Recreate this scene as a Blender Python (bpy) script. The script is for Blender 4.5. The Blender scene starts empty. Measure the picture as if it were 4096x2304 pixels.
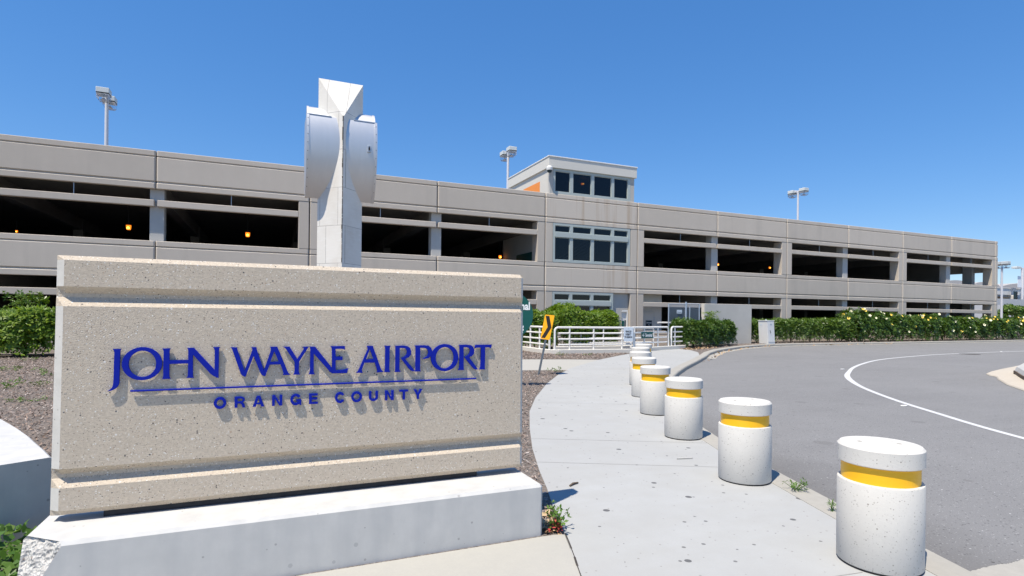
import bpy, bmesh, math, random
import numpy as np
from mathutils import Vector, Matrix
rnd = random.Random(7)
NP = np.random.default_rng(11)
SC = bpy.context.scene
COL = SC.collection
R = math.radians

# ------------------------------------------------------------------ materials
def nodes_of(name):
    m = bpy.data.materials.new(name); m.use_nodes = True
    nt = m.node_tree; nt.nodes.clear()
    out = nt.nodes.new('ShaderNodeOutputMaterial')
    return m, nt, out

def N(nt, t, **kw):
    n = nt.nodes.new(t)
    for k, v in kw.items(): setattr(n, k, v)
    return n

def mixc(nt, fac, a, b, blend='MIX'):
    n = N(nt, 'ShaderNodeMix', data_type='RGBA', blend_type=blend)
    for s, v in ((n.inputs[0], fac), (n.inputs[6], a), (n.inputs[7], b)):
        if hasattr(v, 'is_output') or hasattr(v, 'links'): nt.links.new(v, s)
        elif isinstance(v, (int, float)): s.default_value = v
        else: s.default_value = (v[0], v[1], v[2], 1)
    return n.outputs[2]

def math_n(nt, op, a, b=None):
    n = N(nt, 'ShaderNodeMath', operation=op)
    for i, v in enumerate((a, b)):
        if v is None: continue
        if hasattr(v, 'links'): nt.links.new(v, n.inputs[i])
        else: n.inputs[i].default_value = v
    return n.outputs[0]

def mapr(nt, v, a, b, c=0.0, d=1.0):
    n = N(nt, 'ShaderNodeMapRange'); nt.links.new(v, n.inputs[0])
    for i, x in enumerate((a, b, c, d)): n.inputs[i + 1].default_value = x
    return n.outputs[0]

def surf(name, col, rough=.85, var=(), spots=(), bump=(), metal=0., spec=.35, streak=None, island=None, objrand=0, grime=None):
    """procedural surface: base colour, tonal noise, speckles, bumps (all in world space)"""
    m, nt, out = nodes_of(name)
    p = N(nt, 'ShaderNodeBsdfPrincipled')
    nt.links.new(p.outputs[0], out.inputs[0])
    p.inputs['Roughness'].default_value = rough
    p.inputs['Metallic'].default_value = metal
    p.inputs['Specular IOR Level'].default_value = spec
    pos = N(nt, 'ShaderNodeNewGeometry').outputs['Position']
    c = None; base = col
    def scaled(sc):
        if isinstance(sc, (int, float)): return pos, sc
        mp = N(nt, 'ShaderNodeVectorMath', operation='MULTIPLY'); nt.links.new(pos, mp.inputs[0])
        mp.inputs[1].default_value = sc; return mp.outputs[0], 1.0
    cur = base
    if island is not None:
        rr = N(nt, 'ShaderNodeNewGeometry').outputs['Random Per Island']
        cr = N(nt, 'ShaderNodeValToRGB'); nt.links.new(rr, cr.inputs[0])
        e = cr.color_ramp.elements
        while len(e) < len(island): e.new(.5)
        for i, cc in enumerate(island):
            e[i].position = i / (len(island) - 1); e[i].color = (*cc, 1)
        cur = cr.outputs[0]
    for sc, amt, det, tint in var:
        v, s = scaled(sc)
        t = N(nt, 'ShaderNodeTexNoise'); nt.links.new(v, t.inputs['Vector'])
        t.inputs['Scale'].default_value = s; t.inputs['Detail'].default_value = det; t.inputs['Roughness'].default_value = .62
        f = mapr(nt, t.outputs[0], .33, .67, 0, amt)
        cur = mixc(nt, f, cur, tint)
    for sc, th, tint, amt, rand in spots:
        flat2 = isinstance(sc, str); v, s = scaled(float(sc) if flat2 else sc)
        t = N(nt, 'ShaderNodeTexVoronoi')
        if flat2: t.voronoi_dimensions = '2D'
        nt.links.new(v, t.inputs['Vector']); t.inputs['Scale'].default_value = s
        d = t.outputs['Distance']
        sep = N(nt, 'ShaderNodeSeparateColor'); nt.links.new(t.outputs['Color'], sep.inputs[0])
        rv = sep.outputs[0]
        # only a fraction `rand` of the cells carry a speckle, each of its own size
        thr = math_n(nt, 'MULTIPLY', mapr(nt, rv, 1 - rand, 1, 0, 1), th)
        f = math_n(nt, 'MULTIPLY', math_n(nt, 'LESS_THAN', d, thr), amt)
        cur = mixc(nt, f, cur, tint)
    if grime:
        (px_, py_), (nx_, ny_), wid, tint, amt = grime
        dt = N(nt, 'ShaderNodeVectorMath', operation='DOT_PRODUCT'); nt.links.new(pos, dt.inputs[0]); dt.inputs[1].default_value = (nx_, ny_, 0)
        t = N(nt, 'ShaderNodeTexNoise'); nt.links.new(pos, t.inputs['Vector']); t.inputs['Scale'].default_value = 1.1; t.inputs['Detail'].default_value = 5
        dd = math_n(nt, 'ADD', math_n(nt, 'SUBTRACT', dt.outputs['Value'], px_ * nx_ + py_ * ny_), math_n(nt, 'MULTIPLY', t.outputs[0], wid * .9))
        cur = mixc(nt, mapr(nt, dd, wid * .35, wid * 1.35, amt, 0), cur, tint)
    if streak:
        sc, lo, hi, tint, amt = streak
        v, s = scaled(sc)
        t = N(nt, 'ShaderNodeTexNoise'); nt.links.new(v, t.inputs['Vector']); t.inputs['Scale'].default_value = s
        t.inputs['Detail'].default_value = 3
        cur = mixc(nt, mapr(nt, t.outputs[0], lo, hi, 0, amt), cur, tint)
    if objrand:                                                   # panels cast on different days differ a little in tone
        oi = N(nt, 'ShaderNodeObjectInfo').outputs['Random']; g_ = mapr(nt, oi, 0, 1, 1 - objrand, 1)
        cb = N(nt, 'ShaderNodeCombineColor')
        for k in range(3): nt.links.new(g_, cb.inputs[k])
        cur = mixc(nt, 1.0, cur, cb.outputs[0], 'MULTIPLY')
    if hasattr(cur, 'links'): nt.links.new(cur, p.inputs['Base Color'])
    else: p.inputs['Base Color'].default_value = (*cur, 1)
    nrm = None
    for kind, sc, strength, dist in bump:
        v, s = scaled(sc)
        if kind == 'n':
            t = N(nt, 'ShaderNodeTexNoise'); t.inputs['Detail'].default_value = 6; o = t.outputs[0]
        else:
            t = N(nt, 'ShaderNodeTexVoronoi'); o = t.outputs['Distance']
        nt.links.new(v, t.inputs['Vector']); t.inputs['Scale'].default_value = s
        b = N(nt, 'ShaderNodeBump'); b.inputs['Strength'].default_value = strength; b.inputs['Distance'].default_value = dist
        nt.links.new(o, b.inputs['Height'])
        if nrm: nt.links.new(nrm, b.inputs['Normal'])
        nrm = b.outputs[0]
    if nrm: nt.links.new(nrm, p.inputs['Normal'])
    return m

M = {}
M['aggregate'] = surf('exposed_aggregate', (0.588, 0.505, 0.399), .9,
    var=[(1.6, .3, 4, (0.535, 0.449, 0.345)), (60, .7, 4, (0.428, 0.359, 0.284))],
    spots=[(140, .5, (0.129, 0.112, 0.103), .7, .2), (120, .5, (0.791, 0.797, 0.774), .75, .14), (95, .42, (0.321, 0.180, 0.109), .55, .07), (58, .36, (0.075, 0.074, 0.080), .85, .10), (46, .34, (0.748, 0.741, 0.725), .7, .04)],
    bump=[('v', 150, .3, .005), ('n', 230, .5, .006)])
M['aggregate_edge'] = surf('cast_edge_concrete', (.56, .54, .50), .9, var=[(9, .5, 5, (.44, .42, .38))],
    spots=[(45, .3, (.2, .19, .17), .7, .12)], bump=[('n', 60, .25, .006)])
M['pale_cast'] = surf('pale_cast_concrete', (.56, .55, .525), .85,
    var=[(.9, .5, 4, (.47, .465, .45)), (7, .5, 5, (.45, .445, .43))],
    spots=[(7, .12, (.25, .25, .25), .45, .35), (19, .2, (.22, .21, .2), .6, .2)], streak=((6.5, 6.5, 1.1), .42, .70, (.38, .385, .385), .42), bump=[('n', 26, .12, .006), ('n', 2.2, .1, .02)])
M['broken'] = surf('broken_concrete', (.58, .57, .54), .95, var=[(30, .8, 6, (.36, .34, .32))],
    spots=[(38, .42, (.24, .18, .15), .8, .2), (30, .4, (.75, .74, .72), .8, .2)], bump=[('v', 45, .8, .02), ('n', 70, .6, .012)])
M['sidewalk'] = surf('sidewalk_concrete', (0.400, 0.404, 0.396), .88,
    var=[(.35, .7, 4, (0.344, 0.344, 0.336)), (2.4, .5, 6, (0.336, 0.332, 0.316)), (90, .3, 3, (0.320, 0.320, 0.312)), ((.5, 5, 1), .25, 4, (0.344, 0.336, 0.312))],
    spots=[('2.1', .085, (0.072, 0.072, 0.076), .85, .5), ('5.5', .10, (0.104, 0.104, 0.104), .8, .22), ('13', .12, (0.192, 0.180, 0.160), .6, .2)],
    bump=[('n', 160, .14, .004)])
M['kerb'] = surf('kerb_concrete', (0.376, 0.356, 0.316), .9, var=[(1.1, .6, 5, (0.312, 0.296, 0.264)), (14, .45, 5, (0.296, 0.280, 0.248))],
    spots=[(8, .1, (0.160, 0.144, 0.128), .6, .2)], bump=[('n', 60, .18, .006)])
M['path'] = surf('beige_path_concrete', (0.413, 0.396, 0.351), .88, var=[(.6, .5, 5, (0.365, 0.351, 0.316)), (6, .4, 5, (0.351, 0.341, 0.310)), (80, .25, 3, (0.316, 0.303, 0.275))],
    spots=[('3.5', .06, (0.138, 0.124, 0.110), .7, .25)], bump=[('n', 130, .14, .004)])
M['asphalt'] = surf('worn_asphalt', (0.246, 0.242, 0.239), .92,
    var=[(.16, .8, 4, (0.186, 0.182, 0.180)), (.9, .5, 6, (0.191, 0.187, 0.183)), ((.25, 1.6, 1), .4, 5, (0.274, 0.269, 0.264)), (85, .75, 4, (0.153, 0.151, 0.149))],
    spots=[('55', .40, (0.391, 0.386, 0.378), .7, .10), ('38', .4, (0.070, 0.069, 0.069), .75, .16), ('9', .08, (0.512, 0.506, 0.495), .9, .06), ('5', .07, (0.047, 0.046, 0.045), .9, .14), ('.9', .13, (0.140, 0.136, 0.132), .5, .3)], grime=((5.2, 4.3), (.92, -.38), 1.3, (0.098, 0.092, 0.088), .62),
    bump=[('n', 110, .5, .008), ('v', 80, .3, .006)])
M['soil'] = surf('mulch_bed', (.15, .115, .093), .98, var=[(3, .6, 6, (.10, .08, .066)), (24, .9, 6, (.235, .21, .19))],
    spots=[(30, .45, (.32, .29, .27), .8, .3), (26, .45, (.06, .045, .038), .8, .3)], bump=[('v', 26, .9, .03), ('n', 40, .8, .02)])
M['chips'] = surf('mulch_chips', (.3, .27, .24), .95, island=[(.10, .066, .048), (.20, .145, .115), (.31, .255, .225), (.24, .175, .14), (.30, .22, .175), (.46, .41, .375)])
M['earth'] = surf('distant_ground', (.21, .2, .185), .95, var=[(.05, .7, 5, (.16, .15, .13)), (1.2, .5, 5, (.25, .24, .22))])
M['bollard'] = surf('white_bollard_concrete', (0.638, 0.616, 0.572), .88,
    var=[(1.7, .55, 6, (0.520, 0.494, 0.447)), ((7, 7, .8), .3, 4, (0.541, 0.520, 0.478)), (5, .4, 5, (0.569, 0.547, 0.504)), (40, .35, 4, (0.551, 0.529, 0.491))],
    spots=[(70, .36, (0.311, 0.285, 0.250), .8, .26), (42, .28, (0.241, 0.215, 0.189), .85, .14), (110, .4, (0.431, 0.405, 0.370), .7, .3)],
    bump=[('n', 120, .18, .004), ('v', 70, .08, .004)])
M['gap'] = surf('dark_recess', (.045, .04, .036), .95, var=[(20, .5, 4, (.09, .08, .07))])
M['joint'] = surf('sawn_joint', (.23, .225, .215), .95)
M['yellow_band'] = surf('yellow_reflective_band', (.93, .50, .010), .38, var=[((1, 1, 26), .3, 3, (.84, .43, .008)), (9, .25, 4, (.84, .42, .008))], spec=.5)
M['white_paint'] = surf('road_paint', (0.629, 0.629, 0.620), .75, var=[(12, .5, 6, (0.493, 0.493, 0.489)), (60, .6, 4, (0.425, 0.425, 0.425))], bump=[('n', 90, .3, .004)])
M['garage'] = surf('precast_garage_concrete', (.61, .54, .46), .92,
    var=[(.28, .5, 5, (.54, .475, .40)), (2.2, .35, 6, (.52, .46, .39)), (26, .4, 4, (.50, .44, .37)), ((1.3, 1.3, .12), .3, 4, (.50, .44, .37))],
    streak=((1.1, 1.1, .09), .55, .8, (.40, .36, .31), .45), objrand=.10, bump=[('n', 30, .2, .012), ('n', 7, .08, .02)])
M['garage_stained'] = surf('precast_garage_concrete_rusty', (.61, .54, .46), .92,
    var=[(.28, .5, 5, (.54, .475, .40)), (26, .4, 4, (.50, .44, .37))],
    streak=((2.8, 2.8, .10), .55, .72, (.38, .27, .17), .5), bump=[('n', 30, .2, .012)])
M['column'] = surf('smooth_column_concrete', (.47, .465, .445), .88, var=[(1.2, .45, 5, (.40, .39, .37)), ((3, 3, .4), .3, 4, (.41, .4, .375))], bump=[('n', 20, .1, .008)])
M['inside'] = surf('darkened_interior_concrete', (0.244, 0.235, 0.218), .95, var=[(.7, .6, 5, (0.162, 0.154, 0.145)), ((.4, 3, 1), .4, 4, (0.194, 0.186, 0.179))])  # base colour set dark so the deck interiors read as deep shade
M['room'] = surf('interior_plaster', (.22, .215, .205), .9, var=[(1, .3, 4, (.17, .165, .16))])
M['stucco'] = surf('cream_stucco', (.64, .605, .54), .93, var=[(.9, .4, 5, (.58, .545, .485)), (12, .3, 5, (.57, .54, .48))], bump=[('n', 45, .2, .01)])
M['stucco_grey'] = surf('grey_stucco', (.50, .485, .445), .93, var=[(1.1, .6, 6, (.42, .405, .37)), (4, .5, 6, (.455, .435, .4)), (30, .25, 4, (.44, .42, .39))], bump=[('n', 24, .3, .015)])
M['fascia'] = surf('painted_metal_fascia', (.64, .61, .545), .6, var=[((.8, .8, .2), .3, 4, (.585, .56, .5))])
M['orange'] = surf('orange_wall_paint', (.80, .27, .06), .85, var=[(2, .35, 4, (.74, .25, .07))])
M['frame'] = surf('pale_green_frame', (.42, .465, .445), .5, var=[((.6, .6, 4), .25, 4, (.36, .4, .385))])
M['limestone'] = None
M['drum'] = surf('brushed_aluminium', (.70, .69, .68), .52, metal=1., var=[((6, 6, .25), .35, 4, (.60, .595, .58)), (1.5, .3, 5, (.62, .605, .58))], bump=[('n', (90, 90, 1.5), .04, .004)])
M['steel'] = surf('galvanised_steel', (.52, .56, .60), .45, metal=.6, var=[(8, .5, 5, (.42, .46, .5))])
M['gate_steel'] = surf('blue_grey_gate_steel', (0.396, 0.460, 0.539), .45, metal=.3, var=[(8, .4, 5, (0.330, 0.390, 0.465))])
M['post_steel'] = surf('dull_post_steel', (.24, .27, .30), .5, metal=.7, var=[(8, .5, 5, (.17, .19, .21))])
M['blue'] = surf('blue_painted_letter', (.003, .014, .30), .55, var=[(14, .2, 3, (.003, .013, .26))], spec=.15)
M['white'] = surf('white_painted_metal', (0.736, 0.727, 0.699), .5, var=[(3, .3, 5, (0.662, 0.649, 0.616)), (18, .2, 5, (0.626, 0.607, 0.570))])
M['white_rail'] = surf('white_rail_paint', (0.754, 0.736, 0.699), .45, var=[(4, .35, 5, (0.672, 0.644, 0.598))], spots=[(13, .12, (0.368, 0.239, 0.147), .7, .12)])
M['lamp_grey'] = surf('lamp_pole_paint', (.62, .62, .65), .5, var=[(2, .3, 4, (.55, .55, .58))])
M['lamp_head'] = surf('lamp_head_paint', (0.594, 0.621, 0.612), .5, var=[(3, .25, 4, (0.540, 0.558, 0.549))])
M['black'] = surf('black_rubber', (.022, .022, .024), .7, var=[(20, .5, 4, (.05, .05, .052))])
M['black_paint'] = surf('black_sign_ink', (.02, .018, .017), .6)
M['sign_yellow'] = surf('yellow_sign_sheet', (.86, .40, .012), .5, var=[(6, .2, 4, (.8, .36, .012))])
M['sign_white'] = surf('aged_white_sign_sheet', (.60, .66, .72), .5, var=[(9, .3, 4, (.52, .58, .64))])
M['sign_green'] = surf('green_sign_sheet', (.006, .085, .072), .45, var=[(7, .3, 5, (.012, .10, .085))])
M['letter_white'] = surf('white_sign_letter', (.82, .83, .82), .55)
M['dark_panel'] = surf('dark_sign_panel', (.02, .04, .05), .5)
M['brown'] = surf('brown_soil_strip', (.12, .085, .06), .95, var=[(9, .6, 5, (.2, .16, .12))])
M['tan'] = surf('tan_island_concrete', (0.492, 0.439, 0.361), .9, var=[(.5, .6, 5, (0.426, 0.377, 0.312)), (8, .4, 5, (0.410, 0.365, 0.303))], bump=[('n', 60, .2, .005)])
M['far_white'] = surf('far_white_concrete', (.70, .675, .64), .85, var=[(.15, .4, 4, (.62, .595, .56))])
M['far_grey'] = surf('far_grey_roof', (.42, .40, .385), .85, var=[(.12, .5, 4, (.37, .35, .335))])
M['far_wall'] = surf('far_grey_wall', (.52, .52, .52), .85, var=[(.2, .5, 4, (.45, .45, .45))])
M['banner'] = surf('white_cloth_banner', (.82, .84, .87), .8, var=[(1, .2, 3, (.75, .77, .8))])
M['cabinet'] = surf('cabinet_paint', (0.684, 0.684, 0.675), .5, var=[(1.5, .3, 5, (0.621, 0.612, 0.590)), ((6, 6, .6), .2, 4, (0.576, 0.558, 0.522))])
M['car'] = surf('silver_car_paint', (.45, .46, .47), .3, metal=.5)
M['bark'] = surf('bark', (.13, .095, .07), .95, var=[((20, 20, 4), .7, 5, (.07, .05, .036))], bump=[('n', (40, 40, 8), .5, .01)])
M['litter'] = surf('dry_leaf', (.34, .2, .1), .9, island=[(.22, .11, .05), (.42, .27, .14), (.5, .38, .24), (.16, .08, .04)])
M['petal_yellow'] = surf('yellow_petal', (.86, .60, .06), .7, island=[(.86, .56, .05), (.88, .66, .12)])
M['petal_cream'] = surf('cream_petal', (.86, .80, .48), .7, island=[(.86, .78, .40), (.85, .82, .62)])
M['stamen'] = surf('flower_centre', (.62, .2, .03), .7)
M['red_leaf'] = surf('red_leaf', (.42, .05, .045), .7, island=[(.5, .06, .05), (.3, .035, .05), (.55, .12, .08)])

def limestone():
    m, nt, out = nodes_of('limestone_cladding')
    p = N(nt, 'ShaderNodeBsdfPrincipled'); nt.links.new(p.outputs[0], out.inputs[0]); p.inputs['Roughness'].default_value = .8
    pos = N(nt, 'ShaderNodeNewGeometry').outputs['Position']
    sx = N(nt, 'ShaderNodeSeparateXYZ'); nt.links.new(pos, sx.inputs[0])
    u = math_n(nt, 'SUBTRACT', math_n(nt, 'MULTIPLY', sx.outputs[0], 1.05), math_n(nt, 'MULTIPLY', sx.outputs[1], .35))
    cb = N(nt, 'ShaderNodeCombineXYZ'); nt.links.new(u, cb.inputs[0]); nt.links.new(sx.outputs[2], cb.inputs[1])
    b = N(nt, 'ShaderNodeTexBrick'); nt.links.new(cb.outputs[0], b.inputs['Vector'])
    b.inputs['Color1'].default_value = (.75, .715, .65, 1); b.inputs['Color2'].default_value = (.70, .665, .60, 1); b.inputs['Mortar'].default_value = (.36, .34, .31, 1)
    b.inputs['Scale'].default_value = 1; b.inputs['Mortar Size'].default_value = .007
    b.inputs['Brick Width'].default_value = .62; b.inputs['Row Height'].default_value = 1.06
    b.offset = .35
    t = N(nt, 'ShaderNodeTexNoise'); nt.links.new(pos, t.inputs['Vector']); t.inputs['Scale'].default_value = 1.3; t.inputs['Detail'].default_value = 7
    c = mixc(nt, mapr(nt, t.outputs[0], .45, .75, 0, .55), b.outputs[0], (.55, .49, .41))
    mp = N(nt, 'ShaderNodeVectorMath', operation='MULTIPLY'); nt.links.new(pos, mp.inputs[0]); mp.inputs[1].default_value = (2, 2, 9)
    t2 = N(nt, 'ShaderNodeTexNoise'); nt.links.new(mp.outputs[0], t2.inputs['Vector']); t2.inputs['Scale'].default_value = 2; t2.inputs['Detail'].default_value = 5
    c = mixc(nt, mapr(nt, t2.outputs[0], .5, .75, 0, .35), c, (.80, .785, .755))
    nt.links.new(c, p.inputs['Base Color'])
    return m
M['limestone'] = limestone()

def glass(name, tint=(.5, .52, .56), refl=1.0):
    m, nt, out = nodes_of(name)
    tr = N(nt, 'ShaderNodeBsdfTransparent'); tr.inputs[0].default_value = (*tint, 1)
    gl = N(nt, 'ShaderNodeBsdfGlossy'); gl.inputs['Roughness'].default_value = .02; gl.inputs[0].default_value = (.9, .9, .92, 1)
    fr = N(nt, 'ShaderNodeFresnel'); fr.inputs[0].default_value = 1.5
    mx = N(nt, 'ShaderNodeMixShader'); nt.links.new(math_n(nt, 'MULTIPLY', fr.outputs[0], refl), mx.inputs[0])
    nt.links.new(tr.outputs[0], mx.inputs[1]); nt.links.new(gl.outputs[0], mx.inputs[2]); nt.links.new(mx.outputs[0], out.inputs[0])
    return m
M['glass'] = glass('tinted_window_glass', (.34, .35, .38), .75)
M['lens'] = glass('clear_lamp_lens', (.93, .94, .95), .7)

def emis(name, col, s):
    m, nt, out = nodes_of(name)
    e = N(nt, 'ShaderNodeEmission'); e.inputs[0].default_value = (*col, 1); e.inputs[1].default_value = s
    nt.links.new(e.outputs[0], out.inputs[0]); return m
M['glow'] = emis('sodium_lamp_glow', (1, .20, .012), 1.5)
M['glow_core'] = emis('sodium_lamp_core', (1, .5, .06), 3.5)

def leaf_mat(name, cols, trans=.3, rough=.45):
    m, nt, out = nodes_of(name)
    rr = N(nt, 'ShaderNodeNewGeometry').outputs['Random Per Island']
    cr = N(nt, 'ShaderNodeValToRGB'); nt.links.new(rr, cr.inputs[0]); e = cr.color_ramp.elements
    while len(e) < len(cols): e.new(.5)
    for i, cc in enumerate(cols): e[i].position = i / (len(cols) - 1); e[i].color = (*cc, 1)
    p = N(nt, 'ShaderNodeBsdfPrincipled'); p.inputs['Roughness'].default_value = rough; p.inputs['Specular IOR Level'].default_value = .4
    nt.links.new(cr.outputs[0], p.inputs['Base Color'])
    t = N(nt, 'ShaderNodeBsdfTranslucent')
    nt.links.new(mixc(nt, 1.0, cr.outputs[0], (1.3, 1.35, .5), 'MULTIPLY'), t.inputs[0])
    mx = N(nt, 'ShaderNodeMixShader'); mx.inputs[0].default_value = trans
    nt.links.new(p.outputs[0], mx.inputs[1]); nt.links.new(t.outputs[0], mx.inputs[2]); nt.links.new(mx.outputs[0], out.inputs[0])
    return m
M['leaf_bright'] = leaf_mat('bright_green_leaf', [(.07, .14, .012), (.13, .225, .018), (.225, .31, .03), (.095, .17, .016)], .36)
M['leaf_mid'] = leaf_mat('mid_green_leaf', [(.045, .10, .012), (.08, .15, .018), (.14, .21, .026), (.055, .115, .014)], .25, .4)
M['leaf_dark'] = leaf_mat('dark_green_leaf', [(.034, .08, .012), (.062, .122, .016), (.115, .18, .022)], .25, .4)
M['leaf_weed'] = leaf_mat('weed_leaf', [(.06, .14, .02), (.10, .19, .03), (.14, .22, .05)], .3)

# ------------------------------------------------------------------ mesh builder
def loose(mb):
    """the unconnected pieces of a mesh builder, each a builder of its own"""
    par = list(range(len(mb.v)))
    def find(a):
        while par[a] != a: par[a] = par[par[a]]; a = par[a]
        return a
    for f in mb.f:
        for k in f[1:]: par[find(k)] = find(f[0])
    out = {}
    for f in mb.f: out.setdefault(find(f[0]), []).append(f)
    res = []
    for fs in out.values():
        ids = sorted({i for f in fs for i in f}); mp = {i: k for k, i in enumerate(ids)}
        n = MB(); n.v = [mb.v[i] for i in ids]; n.f = [tuple(mp[i] for i in f) for f in fs]; res.append(n)
    return res
def adds(name, mb, *a, **k): return [add(name, m, *a, **k) for m in loose(mb)]

class MB:
    def __init__(s): s.v = []; s.f = []
    def quad(s, *p):
        b = len(s.v); s.v += [tuple(q) for q in p]; s.f.append(tuple(range(b, b + len(p)))); return s
    def box(s, x0, x1, y0, y1, z0, z1, mat=None):
        b = len(s.v)
        c = [(x, y, z) for z in (z0, z1) for x, y in ((x0, y0), (x1, y0), (x1, y1), (x0, y1))]
        if mat is not None: c = [tuple(mat @ Vector(q)) for q in c]
        s.v += c
        s.f += [tuple(b + i for i in q) for q in ((3, 2, 1, 0), (4, 5, 6, 7), (0, 1, 5, 4), (1, 2, 6, 5), (2, 3, 7, 6), (3, 0, 4, 7))]
        return s
    def tube(s, pts, r, n=10, caps=True):
        pts = [Vector(p) for p in pts]; rs = r if isinstance(r, (list, tuple)) else [r] * len(pts)
        b = len(s.v); up = None
        for i, p in enumerate(pts):
            d = ((pts[min(i + 1, len(pts) - 1)] - p).normalized() + (p - pts[max(i - 1, 0)]).normalized())
            d = d.normalized() if d.length > 1e-6 else Vector((0, 0, 1))
            if up is None:
                up = Vector((0, 0, 1)) if abs(d.z) < .9 else Vector((1, 0, 0))
            a = (up - d * up.dot(d)).normalized(); up = a; c = d.cross(a)
            for k in range(n):
                t = 2 * math.pi * k / n
                s.v.append(tuple(p + (a * math.cos(t) + c * math.sin(t)) * rs[i]))
        for i in range(len(pts) - 1):
            for k in range(n):
                k2 = (k + 1) % n
                s.f.append((b + i * n + k, b + i * n + k2, b + (i + 1) * n + k2, b + (i + 1) * n + k))
        if caps:
            s.f.append(tuple(b + k for k in reversed(range(n))))
            e = b + (len(pts) - 1) * n; s.f.append(tuple(e + k for k in range(n)))
        return s
    def lathe(s, prof, n=48, cx=0, cy=0):
        b = len(s.v)
        for r, z in prof:
            for k in range(n):
                t = 2 * math.pi * k / n; s.v.append((cx + r * math.cos(t), cy + r * math.sin(t), z))
        m = len(prof)
        for i in range(m - 1):
            for k in range(n):
                k2 = (k + 1) % n
                s.f.append((b + i * n + k, b + i * n + k2, b + (i + 1) * n + k2, b + (i + 1) * n + k))
        s.f.append(tuple(b + k for k in reversed(range(n)))); s.f.append(tuple(b + (m - 1) * n + k for k in range(n)))
        return s
    def prism(s, poly, z0, z1):
        n = len(poly); b = len(s.v)
        s.v += [(x, y, z0) for x, y in poly] + [(x, y, z1) for x, y in poly]
        s.f.append(tuple(b + i for i in reversed(range(n)))); s.f.append(tuple(b + n + i for i in range(n)))
        for i in range(n):
            j = (i + 1) % n; s.f.append((b + i, b + j, b + n + j, b + n + i))
        return s
    def sweep(s, sections):
        """closed sections (lists of 3D points) joined in order, both ends capped"""
        n = len(sections[0]); b = len(s.v)
        for sec in sections: s.v += [tuple(p) for p in sec]
        for i in range(len(sections) - 1):
            for k in range(n):
                k2 = (k + 1) % n
                s.f.append((b + i * n + k, b + i * n + k2, b + (i + 1) * n + k2, b + (i + 1) * n + k))
        s.f.append(tuple(b + k for k in reversed(range(n))))
        e = b + (len(sections) - 1) * n; s.f.append(tuple(e + k for k in range(n)))
        return s

def T(x, y, z): return Matrix.Translation((x, y, z))
def RZ(a): return Matrix.Rotation(a, 4, 'Z')

def tag(o, label=None, cat=None, group=None, kind=None):
    if label: o['label'] = label
    if cat: o['category'] = cat
    if group: o['group'] = group
    if kind: o['kind'] = kind
    return o

def thing(name, loc, label, cat, group=None, rz=0):
    o = bpy.data.objects.new(name, None); COL.objects.link(o)
    o.empty_display_size = .2
    o.location = loc; o.rotation_euler = (0, 0, rz)
    return tag(o, label, cat, group)

def parented(o, parent, local):
    o.parent = parent
    if not local and parent.type == 'EMPTY':
        mw = Matrix.LocRotScale(parent.location, parent.rotation_euler, None)
        o.matrix_parent_inverse = mw.inverted()

def add(name, mb, mat, parent=None, bevel=0, smooth=False, local=False, seg=1, fix=True, sub=None):
    me = bpy.data.meshes.new(name)
    me.from_pydata(mb.v, [], mb.f)
    if bevel or smooth or fix:
        bm = bmesh.new(); bm.from_mesh(me)
        if bevel:
            bmesh.ops.remove_doubles(bm, verts=bm.verts, dist=1e-5)
            ed = [e for e in bm.edges if len(e.link_faces) == 2 and e.calc_face_angle(0) > .5]
            bmesh.ops.bevel(bm, geom=ed, offset=bevel, segments=seg, affect='EDGES', profile=.5, clamp_overlap=True)
        if fix: bmesh.ops.recalc_face_normals(bm, faces=bm.faces)
        bm.to_mesh(me); bm.free()
    if smooth:
        me.polygons.foreach_set('use_smooth', [True] * len(me.polygons))
        try: me.set_sharp_from_angle(angle=R(35))
        except Exception: pass
    me.materials.append(M[mat] if isinstance(mat, str) else mat)
    o = bpy.data.objects.new(name, me); COL.objects.link(o)
    if parent: parented(o, parent, local)
    return o

def clone(root, loc, rz=0, label=None, group=None):
    r = root.copy(); COL.objects.link(r); r.location = loc; r.rotation_euler = (0, 0, rz)
    if label: r['label'] = label
    if group: r['group'] = group
    for ch in list(root.children):
        c = ch.copy(); COL.objects.link(c); c.parent = r
        for g in list(ch.children):
            d = g.copy(); COL.objects.link(d); d.parent = c
    return r

def struct(name, mb, mat, **k):
    o = add(name, mb, mat, **k); o['kind'] = 'structure'; return o

def text(name, body, size, mat, parent, org, xdir, nrm, xs=1., shear=0., offset=0., ext=.002, align='LEFT'):
    cu = bpy.data.curves.new('t', 'FONT'); cu.body = body; cu.size = size; cu.shear = shear; cu.offset = offset
    cu.extrude = ext; cu.align_x = align; cu.resolution_u = 3
    ob = bpy.data.objects.new('t', cu); COL.objects.link(ob)
    me = bpy.data.meshes.new_from_object(ob.evaluated_get(bpy.context.evaluated_depsgraph_get()))
    bpy.data.objects.remove(ob)
    xd = Vector(xdir).normalized(); nn = Vector(nrm).normalized(); up = nn.cross(xd)
    mt = Matrix(((xd.x * xs, up.x, nn.x, org[0]), (xd.y * xs, up.y, nn.y, org[1]), (xd.z * xs, up.z, nn.z, org[2]), (0, 0, 0, 1)))
    me.transform(mt); me.name = name
    me.materials.clear(); me.materials.append(M[mat])
    o = bpy.data.objects.new(name, me); COL.objects.link(o)
    if parent: parented(o, parent, False)
    return o

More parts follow.
